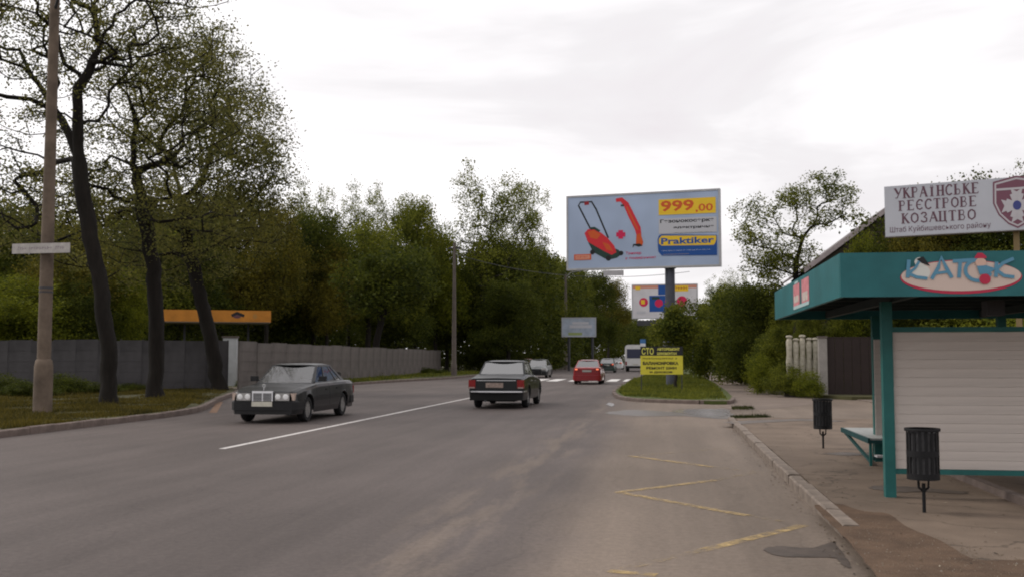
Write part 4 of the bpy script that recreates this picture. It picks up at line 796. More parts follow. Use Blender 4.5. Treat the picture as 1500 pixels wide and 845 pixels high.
# ---------------- bus shelter ----------------
TEAL = mat('teal_paint', (.022, .125, .135), .5, .2, 1.6, .08, 18, detail=9); TEALP = mat('teal_paint_post', (.022, .125, .118), .42, .15, 4, .05, 30)
x1, y1s, _ = gp(1304, 727, .1)                    # near post
YN = y1s * .885; zT = at(1231, 371, YN)[2]; zB = at(1231, 435, YN)[2]; XE = at(1231, 400, YN)[0]; k_ = (at(1135, 440, 20)[0]) / 20; YFar = XE / k_
SH = thing('bus_shelter', 'teal bus shelter with white boarded end wall, deep fascia and bench', 'bus shelter', (XE, YN, 0))
LN = YFar - YN; WD = 3.9
b = MB(); b.box(0, 0, zB, WD, .04, zT); b.build('fascia', TEAL, SH)                                   # facing the camera
b = MB(); b.box(-.002, .041, zB + .001, .04, LN, zT - .001); b.build('fascia', TEAL, SH)
b = MB(); b.box(.041, LN - .04, zB + .002, WD, LN - .001, zT - .002); b.build('fascia', TEAL, SH); b = MB(); b.box(WD - .04, .041, zB + .002, WD + .001, LN - .041, zT - .002); b.build('fascia', TEAL, SH)
b = MB(); b.box(.041, .041, zT - .07, WD - .041, LN - .041, zT - .03); b.build('roof_sheet', mat('roof_dark_sheet', (.05, .055, .055), .7, .2, 2), SH)
b = MB()
for i in range(7): y = .35 + (LN - .7) * i / 6; b.box(.045, y - .03, zB + .12, WD - .045, y + .03, zT - .075)
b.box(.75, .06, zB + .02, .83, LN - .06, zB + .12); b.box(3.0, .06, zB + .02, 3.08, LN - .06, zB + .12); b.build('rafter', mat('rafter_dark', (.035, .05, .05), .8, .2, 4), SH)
b = MB()
for i in range(14): x = .05 + i * (WD - .1) / 14; b.box(x, .05, zT - .085, x + (WD - .1) / 14 - .012, LN - .05, zT - .072)
b.build('soffit', mat('soffit_boards', (.13, .11, .09), .85, .25, 3), SH)
o = MB().box(-.055, -.055, 0, .055, .055, zB + .02 - .1).build('post', TEALP, SH); o.location = (x1 - XE, y1s - YN, .1); ph = o
PX = x1 - XE; PY = y1s - YN
FY = gp(1288, 650, .4)[1] - YN if False else LN - .9
FX = at(1281, 560, YN + FY)[0] - XE
o = link('post', ph.data, SH); o.location = (FX + .05, FY + .10, .1)
o = link('post', ph.data, SH); o.location = (3.05, PY, .1); o = link('post', ph.data, SH); o.location = (3.05, FY, .1)
WB = mat('white_boards', (.55, .495, .455), .6, .16, 1.6, .15, 18, stretch=(.25, 1, 5), island=.05); WB2 = WB
def boarded(x0, x1_, y, z0, z1, n):
    h = (z1 - z0) / n; me = None; rnd = random.Random(3)
    for i in range(n):
        if me is None:
            b_ = MB(); L2 = x1_ - x0; e = .006; prof = [(-.0115, .0006), (-.014, .003), (-.014, h - .003), (-.0125, h - .0004), (.012, h - .001), (.012, .0015)]
            b_.add([(xx, yy, zz) for xx in (0, L2) for yy, zz in prof], [tuple(range(6))[::-1], tuple(range(6, 12))] + [(k, (k + 1) % 6, (k + 1) % 6 + 6, k + 6) for k in range(6)]); o = b_.build('plank', WB, SH); me = o.data
        else: o = link('plank', me, SH)
        o.location = (x0, y + rnd.uniform(-.003, .003), z0 + i * h)
zw1 = at(1400, 486, y1s)[2]; zw0 = at(1400, 687, y1s)[2]
boarded(PX + .04, 3.0, PY, zw0, zw1, 15); b = MB(); b.box(PX + .058, PY - .03, zw1 + .002, 2.99, PY + .03, zw1 + .055); b.build('rail', TEALP, SH); b = MB(); b.box(PX + .058, PY - .03, zw0 - .055, 2.99, PY + .03, zw0 - .002); b.build('rail', TEALP, SH)
boarded(FX, 2.98, FY, .38, 1.86, 15); b = MB(); b.box(FX - .01, FY - .025, 1.863, 2.98, FY + .03, 1.90); b.build('rail', TEALP, SH)
o = MB().box(-.02, PY + .07, .40, .02, FY - .07, 1.80).build('back_wall', WB, SH); o.location = (3.05, 0, 0)
# lower frame posts carrying the end wall
b = MB(); b.box(2.2, PY - .025, .1, 2.25, PY + .025, zw0 - .056); b.build('wall_leg', M_STEEL, SH)
# dark fitting under the roof
MB().box(PX + 1.02, PY - .1, zB - .14, PX + 1.2, PY + .1, zB + .02).build('bracket', M_STEEL, SH)
# bench
yb0 = gp(1275, 642, .48)[1] - YN; yb1 = gp(1235, 626, .48)[1] - YN; xb = gp(1262, 637, .48)[0] - XE
MB().box(xb, yb0 + .02, .455, xb + .50, yb1 - .02, .485).build('bench_seat', mat('bench_grey_boards', (.33, .34, .33), .7, .15, 3, stretch=(6, .5, 1)), SH)
b = MB(); b.box(xb - .03, yb0, .415, xb - .001, yb1, .487); b.box(xb - .001, yb0, .415, xb + .50, yb0 + .019, .46); b.box(xb - .001, yb1 - .019, .415, xb + .5, yb1, .46); b.build('bench_frame', mat('bench_teal_worn', (.010, .048, .050), .65, .3, 6), SH)
b = MB(); b.bar((xb + .02, yb1 - .1, .42), (xb + .02, yb0 + .1, .16), .04, .035); b.bar((xb + .05, yb0 + .12, .2), (xb + .62, yb0 + .12, .2), .08, .05); b.build('bench_brace', mat('brace_dark_teal', (.015, .06, .06), .6), SH)
for lx, ly in ((0, yb0 + .06), (.42, yb0 + .06), (.42, yb1 - .2)): MB().box(xb + lx, ly, .1, xb + lx + .035, ly + .035, .42).build('bench_leg', TEALP, SH)
MB().box(xb + .06, yb0 - .14, .235, xb + .42, yb0 + .05, .26).build('foot_board', mat('foot_board_grey', (.36, .35, .36), .7, .1, 3), SH)
# printed name on the fascia
EP = [mat('print_ice_blue', (.10, .26, .38), .5), mat('print_cream', (.60, .48, .42), .5), mat('print_ring_red', (.45, .03, .07), .5), M_BLACK, mat('print_skin', (.62, .42, .34), .5), mat('print_snow', (.62, .62, .58), .5)]
def W(x, y): p = at(x, y, YN); return (p[0] - XE, p[2])
b = MB(); c0 = W(1407, 404); rx = W(1497, 404)[0] - c0[0]; rz2 = W(1407, 386)[1] - W(1407, 408)[1]
disc(b, c0[0], c0[1] - .01, rx * 1.0, rz2 + .018, -.004, 2, 40); disc(b, c0[0], c0[1], rx * .985, rz2, -.006, 1, 40)
disc(b, *W(1349, 399), .085, .075, -.008, 5, 16); disc(b, *W(1347, 384), .05, .045, -.010, 5, 12); shape(b, [W(1342, 380), W(1352, 376), W(1362, 390), W(1350, 386)], -.012, 3)
def Ls(pts, wd, y): stroke(b, [W(*p) for p in pts], wd, y, 0)
Ls([(1331, 381), (1330, 393), (1329, 407)], .035, -.014); Ls([(1331, 401), (1342, 406), (1358, 408)], .030, -.0146); Ls([(1333, 399), (1340, 393), (1346, 383)], .025, -.0150)
Ls([(1364, 409), (1374, 392), (1378, 377), (1386, 393), (1394, 407)], .034, -.0154); Ls([(1367, 401), (1390, 398)], .026, -.0158)
Ls([(1395, 383), (1428, 381)], .034, -.0162); Ls([(1406, 383), (1404, 407)], .034, -.0166)
stroke(b, [tuple(np.array(W(1432, 396)) + np.array([.115 * math.cos(R(a)), .10 * math.sin(R(a))])) for a in range(75, 360, 15)], .034, -.0170, 0)
Ls([(1459, 384), (1458, 406)], .034, -.0174); Ls([(1458, 396), (1468, 386), (1484, 379)], .032, -.0178); Ls([(1459, 396), (1470, 404), (1485, 406)], .032, -.0182)
disc(b, *W(1436, 385), .05, .045, -.0186, 4, 14); shape(b, [W(1427, 377), W(1431, 371), W(1438, 371), W(1444, 376), W(1444, 379), W(1427, 379)], -.019, 2)
shape(b, [W(1430, 390), W(1444, 389), W(1458, 394), W(1448, 401), W(1434, 402)], -.0194, 0); disc(b, *W(1442, 409), .052, .05, -.0198, 2, 14)
b.build('fascia_print', EP, SH)
b = MB(); u0 = (LN) * .52
def sm(y, z, s): return (y, z)
y0_ = gp(0, 0)[0] if False else 0
ya = XE / (at(1163, 440, 20)[0] / 20) - YN; yb_ = XE / (at(1186, 440, 20)[0] / 20) - YN; hh = zT - zB
for (f0, f1, g0, g1, mi) in ((0, .42, .2, .85, 0), (.55, 1, .15, .88, 0), (.05, .36, .3, .5, 1), (.6, .92, .25, .5, 1), (0, 1, .1, .2, 2), (.1, .35, .86, .93, 2)):
    a0 = ya + (yb_ - ya) * f0; a1 = ya + (yb_ - ya) * f1; k2 = -.006 - .001 * mi - .0005 * f0
    b.poly([(k2, a0, zB + hh * g0), (k2, a1, zB + hh * g0), (k2, a1, zB + hh * g1), (k2, a0, zB + hh * g1)], mi)
b.build('fascia_emblem', [mat('print_pinkish', (.52, .20, .22), .6, .3, 12), mat('print_beige', (.48, .42, .38), .6, .3, 12), mat('print_pale_teal', (.35, .48, .48), .6)], SH)

# ---------------- litter bins ----------------
def bin_(px, py, label):
    x, y, z = gp(px, py, .1); t = thing('litter_bin', label, 'litter bin', (x, y, .1), 0, 'black litter bins by the shelter'); mb = mat('bin_black_metal', (.008, .008, .009), .6, .3, 6); Z0, Z1, r = .33, .80, .150
    MB().tube([(0, 0, -.1), (0, 0, .28)], .017, 8).build('post', mb, t)
    b = MB(); [b.tube([(s * .0, 0, .20), (s * .045, 0, .24), (s * .05, 0, .34)], .012, 6) for s in (-1, 1)]; b.build('fork', mb, t)
    b = MB(); b.lathe([(r * .93, Z0), (r * .93, Z1 - .03)], 20); b.lathe([(0, Z0 + .01), (r * .93, Z0)], 20); b.build('liner', mat('bin_mesh_liner', (.040, .040, .042), .5, .6, 9), t, smooth=40)
    b = MB(); b.lathe([(r * 1.10, Z1 - .015), (r * 1.12, Z1), (r * 1.10, Z1 + .014), (r * .92, Z1 + .012)], 24); b.build('rim', mb, t, smooth=40)
    for za, zb_ in ((Z0 - .01, Z0 + .05), (Z0 + .21, Z0 + .27)): b = MB(); b.lathe([(r * 1.01, za), (r * 1.01, zb_)], 24); b.build('band', mb, t, smooth=40)
    me = None
    for i in range(16):
        a = 2 * math.pi * i / 16
        if me is None: o = MB().box(r * .96, -.014, Z0, r, .014, Z1 - .01).build('slat', mb, t); me = o.data
        else: o = link('slat', me, t)
        o.rotation_euler = (0, 0, a)
bin_(1354, 750, 'black litter bin on a forked post before the white boards and teal post')
bin_(1206, 656, 'further black litter bin on a thin post past the end of the bench')

# ---------------- white registry sign ----------------
P0 = at(1296, 310, 20.5); t = thing('banner_sign', 'large white sign with purple capitals and a shield emblem above the shelter roof', 'sign', (P0[0], P0[1], 0), R(-20))
zs1 = at(1295, 274, 20.5)[2]; zs0 = at(1297, 347, 20.5)[2]; hs = zs1 - zs0; SW = 3.75
MB().box(0, 0, zs0, SW, .14, zs1).build('panel', mat('sign_offwhite', (.44, .45, .49), .5, .08, .8), t)
MB().box(-.012, -.012, zs0 - .012, SW, .16, zs0 - .001).build('trim', M_GALV, t)
b = MB(); [MB().box(x - .05, .15, 0, x + .05, .25, zs1 - .1).build('post', mat('post_ochre', (.22, .16, .08), .8, .2, 3), t) for x in (2.26, 3.6)]
GL = {'У': [([(.0, 1), (.5, .42)], 1), ([(1, 1), (.55, .35), (.3, .03), (.1, .05)], 0)], 'К': [([(.15, 0), (.15, 1)], 1), ([(.15, .5), (.85, 1)], 0), ([(.35, .6), (.95, 0)], 1)],
      'Р': [([(.15, 0), (.15, 1)], 1), ([(.15, 1), (.7, .98), (.85, .76), (.7, .52), (.15, .5)], 0)], 'А': [([(.0, 0), (.5, 1)], 0), ([(.5, 1), (1, 0)], 1), ([(.2, .36), (.8, .36)], 0)],
      'Ї': [([(.5, 0), (.5, .86)], 1), ([(.2, 1), (.35, 1)], 1), ([(.65, 1), (.8, 1)], 1)], 'Н': [([(.12, 0), (.12, 1)], 1), ([(.88, 0), (.88, 1)], 1), ([(.12, .5), (.88, .5)], 0)],
      'С': [([(.95, .78), (.8, .97), (.45, 1), (.1, .75), (.05, .4), (.2, .1), (.55, 0), (.95, .15)], 2)], 'Ь': [([(.15, 0), (.15, 1)], 1), ([(.15, .5), (.7, .5), (.85, .27), (.7, .02), (.15, 0)], 0)],
      'Е': [([(.15, 0), (.15, 1)], 1), ([(.15, 1), (.9, 1), (.9, .86)], 0), ([(.15, .5), (.7, .5)], 0), ([(.15, 0), (.9, 0), (.92, .16)], 0)], 'Є': [([(.95, .78), (.8, .97), (.45, 1), (.1, .75), (.05, .4), (.2, .1), (.55, 0), (.95, .15)], 2), ([(.1, .5), (.7, .5)], 0)],
      'Т': [([(.5, 0), (.5, 1)], 1), ([(.02, .84), (.02, 1), (.98, 1), (.98, .84)], 0)], 'О': [([(.5, 1), (.1, .8), (.02, .5), (.1, .2), (.5, 0), (.9, .2), (.98, .5), (.9, .8), (.5, 1)], 2)],
      'В': [([(.15, 0), (.15, 1)], 1), ([(.15, 1), (.65, .98), (.78, .77), (.62, .54), (.15, .52), (.7, .5), (.9, .26), (.7, .02), (.15, 0)], 0)],
      'З': [([(.1, .82), (.35, 1), (.75, .96), (.85, .74), (.5, .54), (.9, .36), (.85, .08), (.45, 0), (.05, .16)], 2)], 'Ц': [([(.12, 0), (.12, 1)], 1), ([(.8, 0), (.8, 1)], 1), ([(.05, 0), (1, 0), (1, -.2)], 0)]}
def serif(b, word, x0, z0, x1, z1, y, mi=0):
    n = len(word); cw = (x1 - x0) / n; h = z1 - z0
    for i, ch in enumerate(word):
        wv = cw * (.42 if ch == 'Ї' else .74); xa = x0 + i * cw + (cw - wv) / 2
        for si, (pts, th) in enumerate(GL[ch]):
            P = [(xa + p[0] * wv, z0 + p[1] * h) for p in pts]; wd = h * (.09, .19, .15)[th]; stroke(b, P, wd, y - .0003 * si, mi)
            if th == 1 and len(P) == 2 and abs(P[0][0] - P[1][0]) < .01 * wv:
                for e_ in P: stroke(b, [(e_[0] - wd * .95, e_[1]), (e_[0] + wd * .95, e_[1])], h * .06, y - .0012, mi)
            elif ch in 'УКА':
                for e_ in (P[0], P[-1]):
                    if abs(e_[1] - z0) < .01 or abs(e_[1] - z1) < .01: stroke(b, [(e_[0] - wd * .7, e_[1]), (e_[0] + wd * .7, e_[1])], h * .055, y - .0015, mi)
b = MB(); u = .01115
def S(px): return (px - 1296) * u
def Zv(f): return zs0 + hs * f
serif(b, 'УКРАЇНСЬКЕ', S(1312), Zv(.745), S(1447), Zv(.945), -.004); serif(b, 'РЕЄСТРОВЕ', S(1318), Zv(.50), S(1443), Zv(.69), -.004); serif(b, 'КОЗАЦТВО', S(1322), Zv(.245), S(1441), Zv(.435), -.004)
letters(b, 'Штаб Куйбишевського району', S(1304), Zv(.045), S(1462), Zv(.185), -.004, 0, .0)
b.build('lettering', mat('print_purple_brown', (.12, .06, .08), .6), t)
b = MB(); cx = S(1502); cz = Zv(.52); rw = S(1331) - S(1296); SHD = [(-1, .92), (0, 1.12), (1, .92), (1.02, 0), (.8, -.5), (.4, -.9), (0, -1.1), (-.4, -.9), (-.8, -.5), (-1.02, 0)]
for k, (s_, mi) in enumerate(((1, 0), (.93, 1), (.86, 0))): shape(b, [(cx + p[0] * rw * s_, cz + p[1] * hs * .45 * s_) for p in SHD], -.004 - .001 * k, mi)
b.poly([(cx - rw * .86, -.008, cz + hs * .24), (cx + rw * .86, -.008, cz + hs * .24), (cx + rw * .86, -.008, cz + hs * .28), (cx - rw * .86, -.008, cz + hs * .28)], 1)
for k in range(4):
    a = k * 90; q = [(0, 0), (-.17, .34), (-.30, .78), (0, .62), (.30, .78), (.17, .34)]; ca, sa = math.cos(R(a)), math.sin(R(a))
    shape(b, [(cx + (p[0] * ca - p[1] * sa) * rw * .86, cz - .06 * hs + (p[0] * sa + p[1] * ca) * hs * .42) for p in q], -.009 - .0005 * k, 1)
for k in range(8):
    a = k * 45 + 22; stroke(b, [(cx, cz - .06 * hs), (cx + math.cos(R(a)) * rw * .5, cz - .06 * hs + math.sin(R(a)) * hs * .24)], .09, -.012 - .0003 * k, 1)
disc(b, cx, cz - .06 * hs, rw * .18, hs * .09, -.016, 2, 14)
b.build('shield_emblem', [mat('print_plum', (.17, .07, .10), .6), mat('print_emblem_pale', (.46, .44, .46), .6), mat('print_navy', (.05, .06, .2), .6)], t)

# ---------------- house, gate, pillar, balustrade fence ----------------
e0 = at(1178, 397, 47); r0 = at(1297, 309, 47); sl = (r0[2] - e0[2]) / (r0[0] - e0[0]); Xr = e0[0] + 4.6; zr = e0[2] + 4.6 * sl; DEP = 9
t = thing('house', 'house with a steep pale-edged roof slope rising behind the shelter', 'house', (e0[0], 47, 0)); wl = Xr - e0[0]; ze = e0[2]
M_HW = mat('house_plaster', (.085, .07, .055), .9, .15, 1); M_RF = mat('roof_slate_grey', (.17, .15, .15), .8, .2, 2, .3, 20)
b = MB(); b.box(.5, .35, 0, 2 * wl - .5, DEP, ze + .25); b.add([(.5, .35, ze + .25), (2 * wl - .5, .35, ze + .25), (wl, .35, zr - .15), (.5, DEP, ze + .25), (2 * wl - .5, DEP, ze + .25), (wl, DEP, zr - .15)], [(0, 1, 2), (3, 5, 4)]); b.build('wall', M_HW, t)
for s in (0, 1):
    xa = 0 if s == 0 else 2 * wl; b = MB(); b.add([(xa, 0, ze), (wl, 0, zr), (wl, DEP + .4, zr), (xa, DEP + .4, ze), (xa, 0, ze + .1), (wl, 0, zr + .1), (wl, DEP + .4, zr + .1), (xa, DEP + .4, ze + .1)], [(0, 1, 2, 3), (4, 7, 6, 5), (0, 4, 5, 1), (1, 5, 6, 2), (2, 6, 7, 3), (3, 7, 4, 0)]); b.build('roof', M_RF, t)
    b = MB(); k3 = -.02; b.add([(xa, k3 - .03, ze - .10), (wl, k3 - .03, zr - .10), (wl, k3 - .03, zr + .13), (xa, k3 - .03, ze + .13), (xa, k3, ze - .10), (wl, k3, zr - .10), (wl, k3, zr + .13), (xa, k3, ze + .13)], [(0, 1, 2, 3), (4, 7, 6, 5), (0, 4, 5, 1), (2, 6, 7, 3), (3, 7, 4, 0), (1, 5, 6, 2)]); b.build('bargeboard', mat('bargeboard_pale', (.36, .31, .31), .7, .15, 3), t)
fr = MB().box(3.1, .30, 1.2, 4.5, .36, 2.7).build('window', mat('frame_white', (.6, .6, .58), .6), t); MB().box(3.2, .285, 1.3, 4.4, .298, 2.6).build('pane', mat('window_dark', (.03, .035, .04), .1), fr)
x0, y0, _ = gp(1212, 582); x2 = at(1290, 540, y0)[0]; zt3 = at(1240, 493, y0)[2]
t = thing('metal_gate', 'dark brown sheet metal gate seen between bushes and shelter', 'gate', (x0, y0, 0)); wg = x2 - x0 + 1.2; M_GB = mat('gate_brown', (.024, .015, .013), .6, .15, 3)
for i in range(10): MB().box(i * wg / 10 + .006, 0, .06, (i + 1) * wg / 10 - .006, .03, zt3 - .04).build('panel', M_GB, t)
MB().box(0, .031, .1, wg, .07, .18).build('rail', M_GB, t); MB().box(0, .031, zt3 - .3, wg, .07, zt3 - .22).build('rail', M_GB, t); MB().box(-.01, -.012, zt3 - .038, wg, .05, zt3).build('top_trim', M_GB, t)
xp = at(1206, 560, y0)[0]
t = thing('gate_pillar', 'grey concrete pillar at the hinge side of the brown gate', 'pillar', (xp, y0, 0)); MB().box(-.17, -.17, -.1, .15, .17, zt3 - .05).build('shaft', mat('pillar_grey', (.26, .24, .22), .85, .2, 3), t); MB().box(-.2, -.2, zt3 - .05, .17, .2, zt3 + .03).build('cap', M_CONC2, t)
x0, y0, _ = gp(1148, 580); x3 = at(1152, 540, 43.5)[0]; x4 = at(1200, 540, 43.5)[0]
t = thing('balustrade_fence', 'cream concrete baluster fence rising out of the bushes', 'fence', (x3, 43.5, 0)); cm_ = mat('baluster_cream', (.36, .33, .26), .85, .3, 7, .3, 20); zt4 = at(1170, 492, 43.5)[2]; nb = 5; me = None
for i in range(nb):
    xx = (x4 - x3) * (i + .5) / nb; prof = [(.10, .5), (.14, .7), (.12, 1.0), (.15, 1.35), (.11, 1.7), (.13, zt4 - .25), (.09, zt4 - .12), (.14, zt4 - .06), (.12, zt4), (.0, zt4 + .02)]
    if me is None: o = MB().lathe(prof, 10).build('baluster', cm_, t, smooth=45); me = o.data
    else: o = link('baluster', me, t)
    o.location = (xx, 0, random.Random(i).uniform(-.12, .05))
MB().box(-.1, -.13, -.1, x4 - x3 + .1, .13, .55).build('plinth', M_CONC2, t)
# garden wall behind the gate
x0 = at(1205, 480, 52)[0]; x1_ = at(1262, 480, 52)[0]; z5 = at(1220, 465, 52)[2]
t = thing('shed', 'pale grey shed roof showing just over the brown gate', 'shed', (x0, 52, 0)); MB().box(0, 0, 0, x1_ - x0, 3, z5 - .5).build('wall', M_HW, t)
b = MB(); b.add([(-.2, -.3, z5 - .5), (x1_ - x0 + .2, -.3, z5 - .5), (x1_ - x0 + .2, 3.2, z5 + .1), (-.2, 3.2, z5 + .1), (-.2, -.3, z5 - .42), (x1_ - x0 + .2, -.3, z5 - .42), (x1_ - x0 + .2, 3.2, z5 + .18), (-.2, 3.2, z5 + .18)], [(0, 3, 2, 1), (4, 5, 6, 7), (0, 1, 5, 4), (1, 2, 6, 5), (2, 3, 7, 6), (3, 0, 4, 7)]); b.build('roof', mat('shed_roof', (.30, .27, .26), .8, .15, 2), t)
# ---------------- vehicles ----------------
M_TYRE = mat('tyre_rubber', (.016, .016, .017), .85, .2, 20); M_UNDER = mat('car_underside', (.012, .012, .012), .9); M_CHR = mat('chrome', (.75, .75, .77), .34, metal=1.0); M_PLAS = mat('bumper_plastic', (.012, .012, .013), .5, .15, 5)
M_GLS = glassmat('car_glass', (.22, .25, .25), .16); M_GLC = glassmat('car_glass_clear', (.26, .28, .28), .17); M_GLV = glassmat('car_glass_smoky', (.14, .15, .15), .24); M_SEAT = mat('car_interior', (.03, .028, .027), .9, .2, 5); M_HEAD = mat('headlight_glass', (.34, .33, .32), .12, .25, 9, spec=.9); M_RIM = mat('rim_alloy', (.32, .31, .30), .4, .15, 8, metal=.5)
M_TL = mat('taillight_red', (.20, .012, .012), .2, .15, 8); M_TLON = mat('brake_light_lit', (.8, .12, .05), .3, emit=1.1, emit_col=(1, .25, .12)); M_PLATE = mat('number_plate', (.52, .50, .42), .5, .12, 12); M_GAP = mat('door_gap', (.004, .004, .004), 1)
def interp(x, T): return float(np.interp(x, [a for a, _ in T], [b for _, b in T]))
def car(S, label, loc, rz, lit=False, group=None):
    """Body lofted along its length (x: 0 nose .. L tail, y across), with real wheel openings, doors, pillars, glass and seats."""
    L_, W_ = S['L'], S['W']; hw = W_ / 2; ax = S['axles']; rw = S['rw']; zb0 = S['zb']; t = thing('car', label, 'car', loc, rz, group); ox = -L_ / 2
    paint = S['paint']; ra = rw + .055; xs = set(np.round(np.linspace(0, L_, 26), 4))
    for a in ax: xs |= set(np.round(a + ra * np.cos(np.linspace(0, math.pi, 15)), 4)) | {round(a - ra - .006, 4), round(a + ra + .006, 4)}
    xs |= {.02, .06, .13, .24, L_ - .02, L_ - .06, L_ - .13, L_ - .24}
    D = S['doors']; g = .008; dd = []
    for a, c in D: dd += [a - g, a, c, c + g]
    xs = sorted(x for x in xs if not any(abs(x - d) < .02 for d in dd)); xs = sorted(set(xs) | set(dd)); xs = [x for i, x in enumerate(xs)]
    def sec(x):
        zt = interp(x, S['deck']); wx = hw * interp(x, S['plan']); zb = zb0 + interp(x, S.get('sill', [(0, .0), (1, 0)])); arch = 0
        for a in ax:
            if abs(x - a) < ra: zb = max(zb, rw + math.sqrt(max(ra * ra - (x - a) ** 2, 0)))
        sh = zt - S['shoulder']; zz = [zb, max(zb + .01, zb0 + .14), max(zb + .02, zb0 + .30), max(zb + .03, zb0 + (sh - zb0) * .66), max(zb + .04, sh), zt - S['shoulder'] * .35, zt, zt + S['crown']]
        yy = [.955, .985, 1.0, .995, .965, .93, .86, 0]; return [(wx * k, z) for k, z in zip(yy, zz)]
    SS = [sec(x) for x in xs]; nb_ = len(SS[0]); body = MB(); gap = MB(); side = {}
    def V(i, j, s): return (xs[i] + ox, s * SS[i][j][0], SS[i][j][1])
    for s in (-1, 1):
        for i in range(len(xs) - 1):
            xm = (xs[i] + xs[i + 1]) / 2
            for j in range(nb_ - 1):
                q = [V(i, j, s), V(i + 1, j, s), V(i + 1, j + 1, s), V(i, j + 1, s)]; 
                if s > 0: q = q[::-1]
                dst = body
                if 1 <= j <= 4:
                    for k, (a, c) in enumerate(D):
                        if a < xm < c: dst = side.setdefault((s, k), MB())
                        elif a - g * 1.5 < xm < a or c < xm < c + g * 1.5: dst = gap
                dst.add(q, [(0, 1, 2, 3)])
    for i in (0, len(xs) - 1):
        q = [V(i, j, 1) for j in range(nb_)] + [V(i, j, -1) for j in range(nb_ - 2, -1, -1)]; body.add(q, [tuple(range(len(q)))])
    # greenhouse
    f0, f1, r1, r0 = S['ws0'], S['ws1'], S['rw1'], S['rw0']; H = S['H']; zb1 = interp((f0 + r0) / 2, S['deck']) ; wr = hw * S['tumble']; wb = hw * S.get('wb', .875); zr = H - .035
    def G(x0, x1, k, y0=wb, y1=wr):  # belt x, roof x, height share
        xx = x0 + (x1 - x0) * k; z = (interp(x0, S['deck']) - .01) * (1 - k) + zr * k; return (xx + ox, y0 + (y1 - y0) * k, z)
    kb, kt = .06, .90; B = S['bpil']
    def gx(u, k): return (f0 + (r0 - f0) * u, f1 + (r1 - f1) * u)
    us = [0, .055] + [v for p_ in B for v in (p_ - .016, p_ + .016)] + [1 - S['cpil'], 1]; glz = []
    for s in (-1, 1):
        for i in range(len(us) - 1):
            for k0, k1 in ((0, kb), (kb, kt), (kt, 1)):
                q = [G(*gx(us[i], k0), k0), G(*gx(us[i + 1], k0), k0), G(*gx(us[i + 1], k1), k1), G(*gx(us[i], k1), k1)]; q = [(a, s * b_, c) for a, b_, c in q]
                win = k0 == kb and i % 2 == 1
                if win: glz.append((s, i, [(a, b_ - s * .012, c) for a, b_, c in q]))
                else: body.add(q if s < 0 else q[::-1], [(0, 1, 2, 3)])
    # front and rear screens with their surrounds
    scr = {}
    for nm, u, sg in (('windscreen', 0, -1), ('rear_window', 1, 1)):
        for a, c in ((-1, -.93), (-.93, .93), (.93, 1)):
            for k0, k1 in ((0, kb), (kb, kt + .03), (kt + .03, 1)):
                q = []
                for yf, kk in ((a, k0), (c, k0), (c, k1), (a, k1)):
                    p = G(*gx(u, kk), kk); bow = .10 * (1 - yf * yf) * sg; q.append((p[0] + bow * (1 if abs(yf) < 1 else 0), p[1] * yf, p[2]))
                if k0 == kb and a == -.93: scr[nm] = [(x_ - sg * .008, y_, z_) for x_, y_, z_ in q]
                else: body.add(q, [(0, 1, 2, 3)])
    # roof
    n1 = 8; n2 = 8; R0 = [[None] * (n2 + 1) for _ in range(n1 + 1)]
    for i in range(n1 + 1):
        for j in range(n2 + 1):
            u = i / n1; v = 2 * j / n2 - 1; x_ = f1 + (r1 - f1) * u; fl = (1 - (2 * u - 1) ** 4) * (1 - v ** 4); bow = .09 * (1 - v * v) * (-1 if u == 0 else 1 if u == 1 else 0); R0[i][j] = (x_ + ox + bow, wr * v, zr + .045 * fl ** .6)
    for i in range(n1):
        for j in range(n2): body.add([R0[i][j], R0[i + 1][j], R0[i + 1][j + 1], R0[i][j + 1]], [(0, 1, 2, 3)])
    body.build('body', paint, t, smooth=38)
    if gap.v: gap.build('door_gap', M_GAP, t)
    for (s, k), b_ in side.items():
        o = b_.build('door', paint, t, smooth=38); a, c = D[k]; hb = MB(); hb.box(c - .30 + ox, s * hw * .985 - .012, interp(c, S['deck']) - .20, c - .14 + ox, s * hw * .985 + .014, interp(c, S['deck']) - .175); hb.build('handle', S.get('handle', M_PLAS), o)
    for s, i, q in glz: MB().add(q, [(0, 1, 2, 3)]).build('side_window', S.get('sglass', M_GLS), t)
    for nm, q in scr.items(): MB().add(q, [(0, 1, 2, 3)]).build(nm, S.get('glass', M_GLS), t)
    # belt trim, underside, inner arches
    b = MB(); b.box(.25 + ox, -hw * .70, zb0 + .03, L_ - .25 + ox, hw * .70, .50); b.build('underside', M_UNDER, t)
    b = MB()
    for a in ax:
        for s in (-1, 1):
            pts = [(a + ox + ra * math.cos(v), s * hw * .93, rw + ra * math.sin(v)) for v in np.linspace(-.15, math.pi + .15, 12)]; pin = [(x_, s * hw * .66, z_) for x_, y_, z_ in pts]
            for i in range(11): b.add([pts[i], pts[i + 1], pin[i + 1], pin[i]], [(0, 1, 2, 3)])
            b.add(pin, [tuple(range(12))])
    b.build('wheel_housing', M_UNDER, t)
    wt = .19
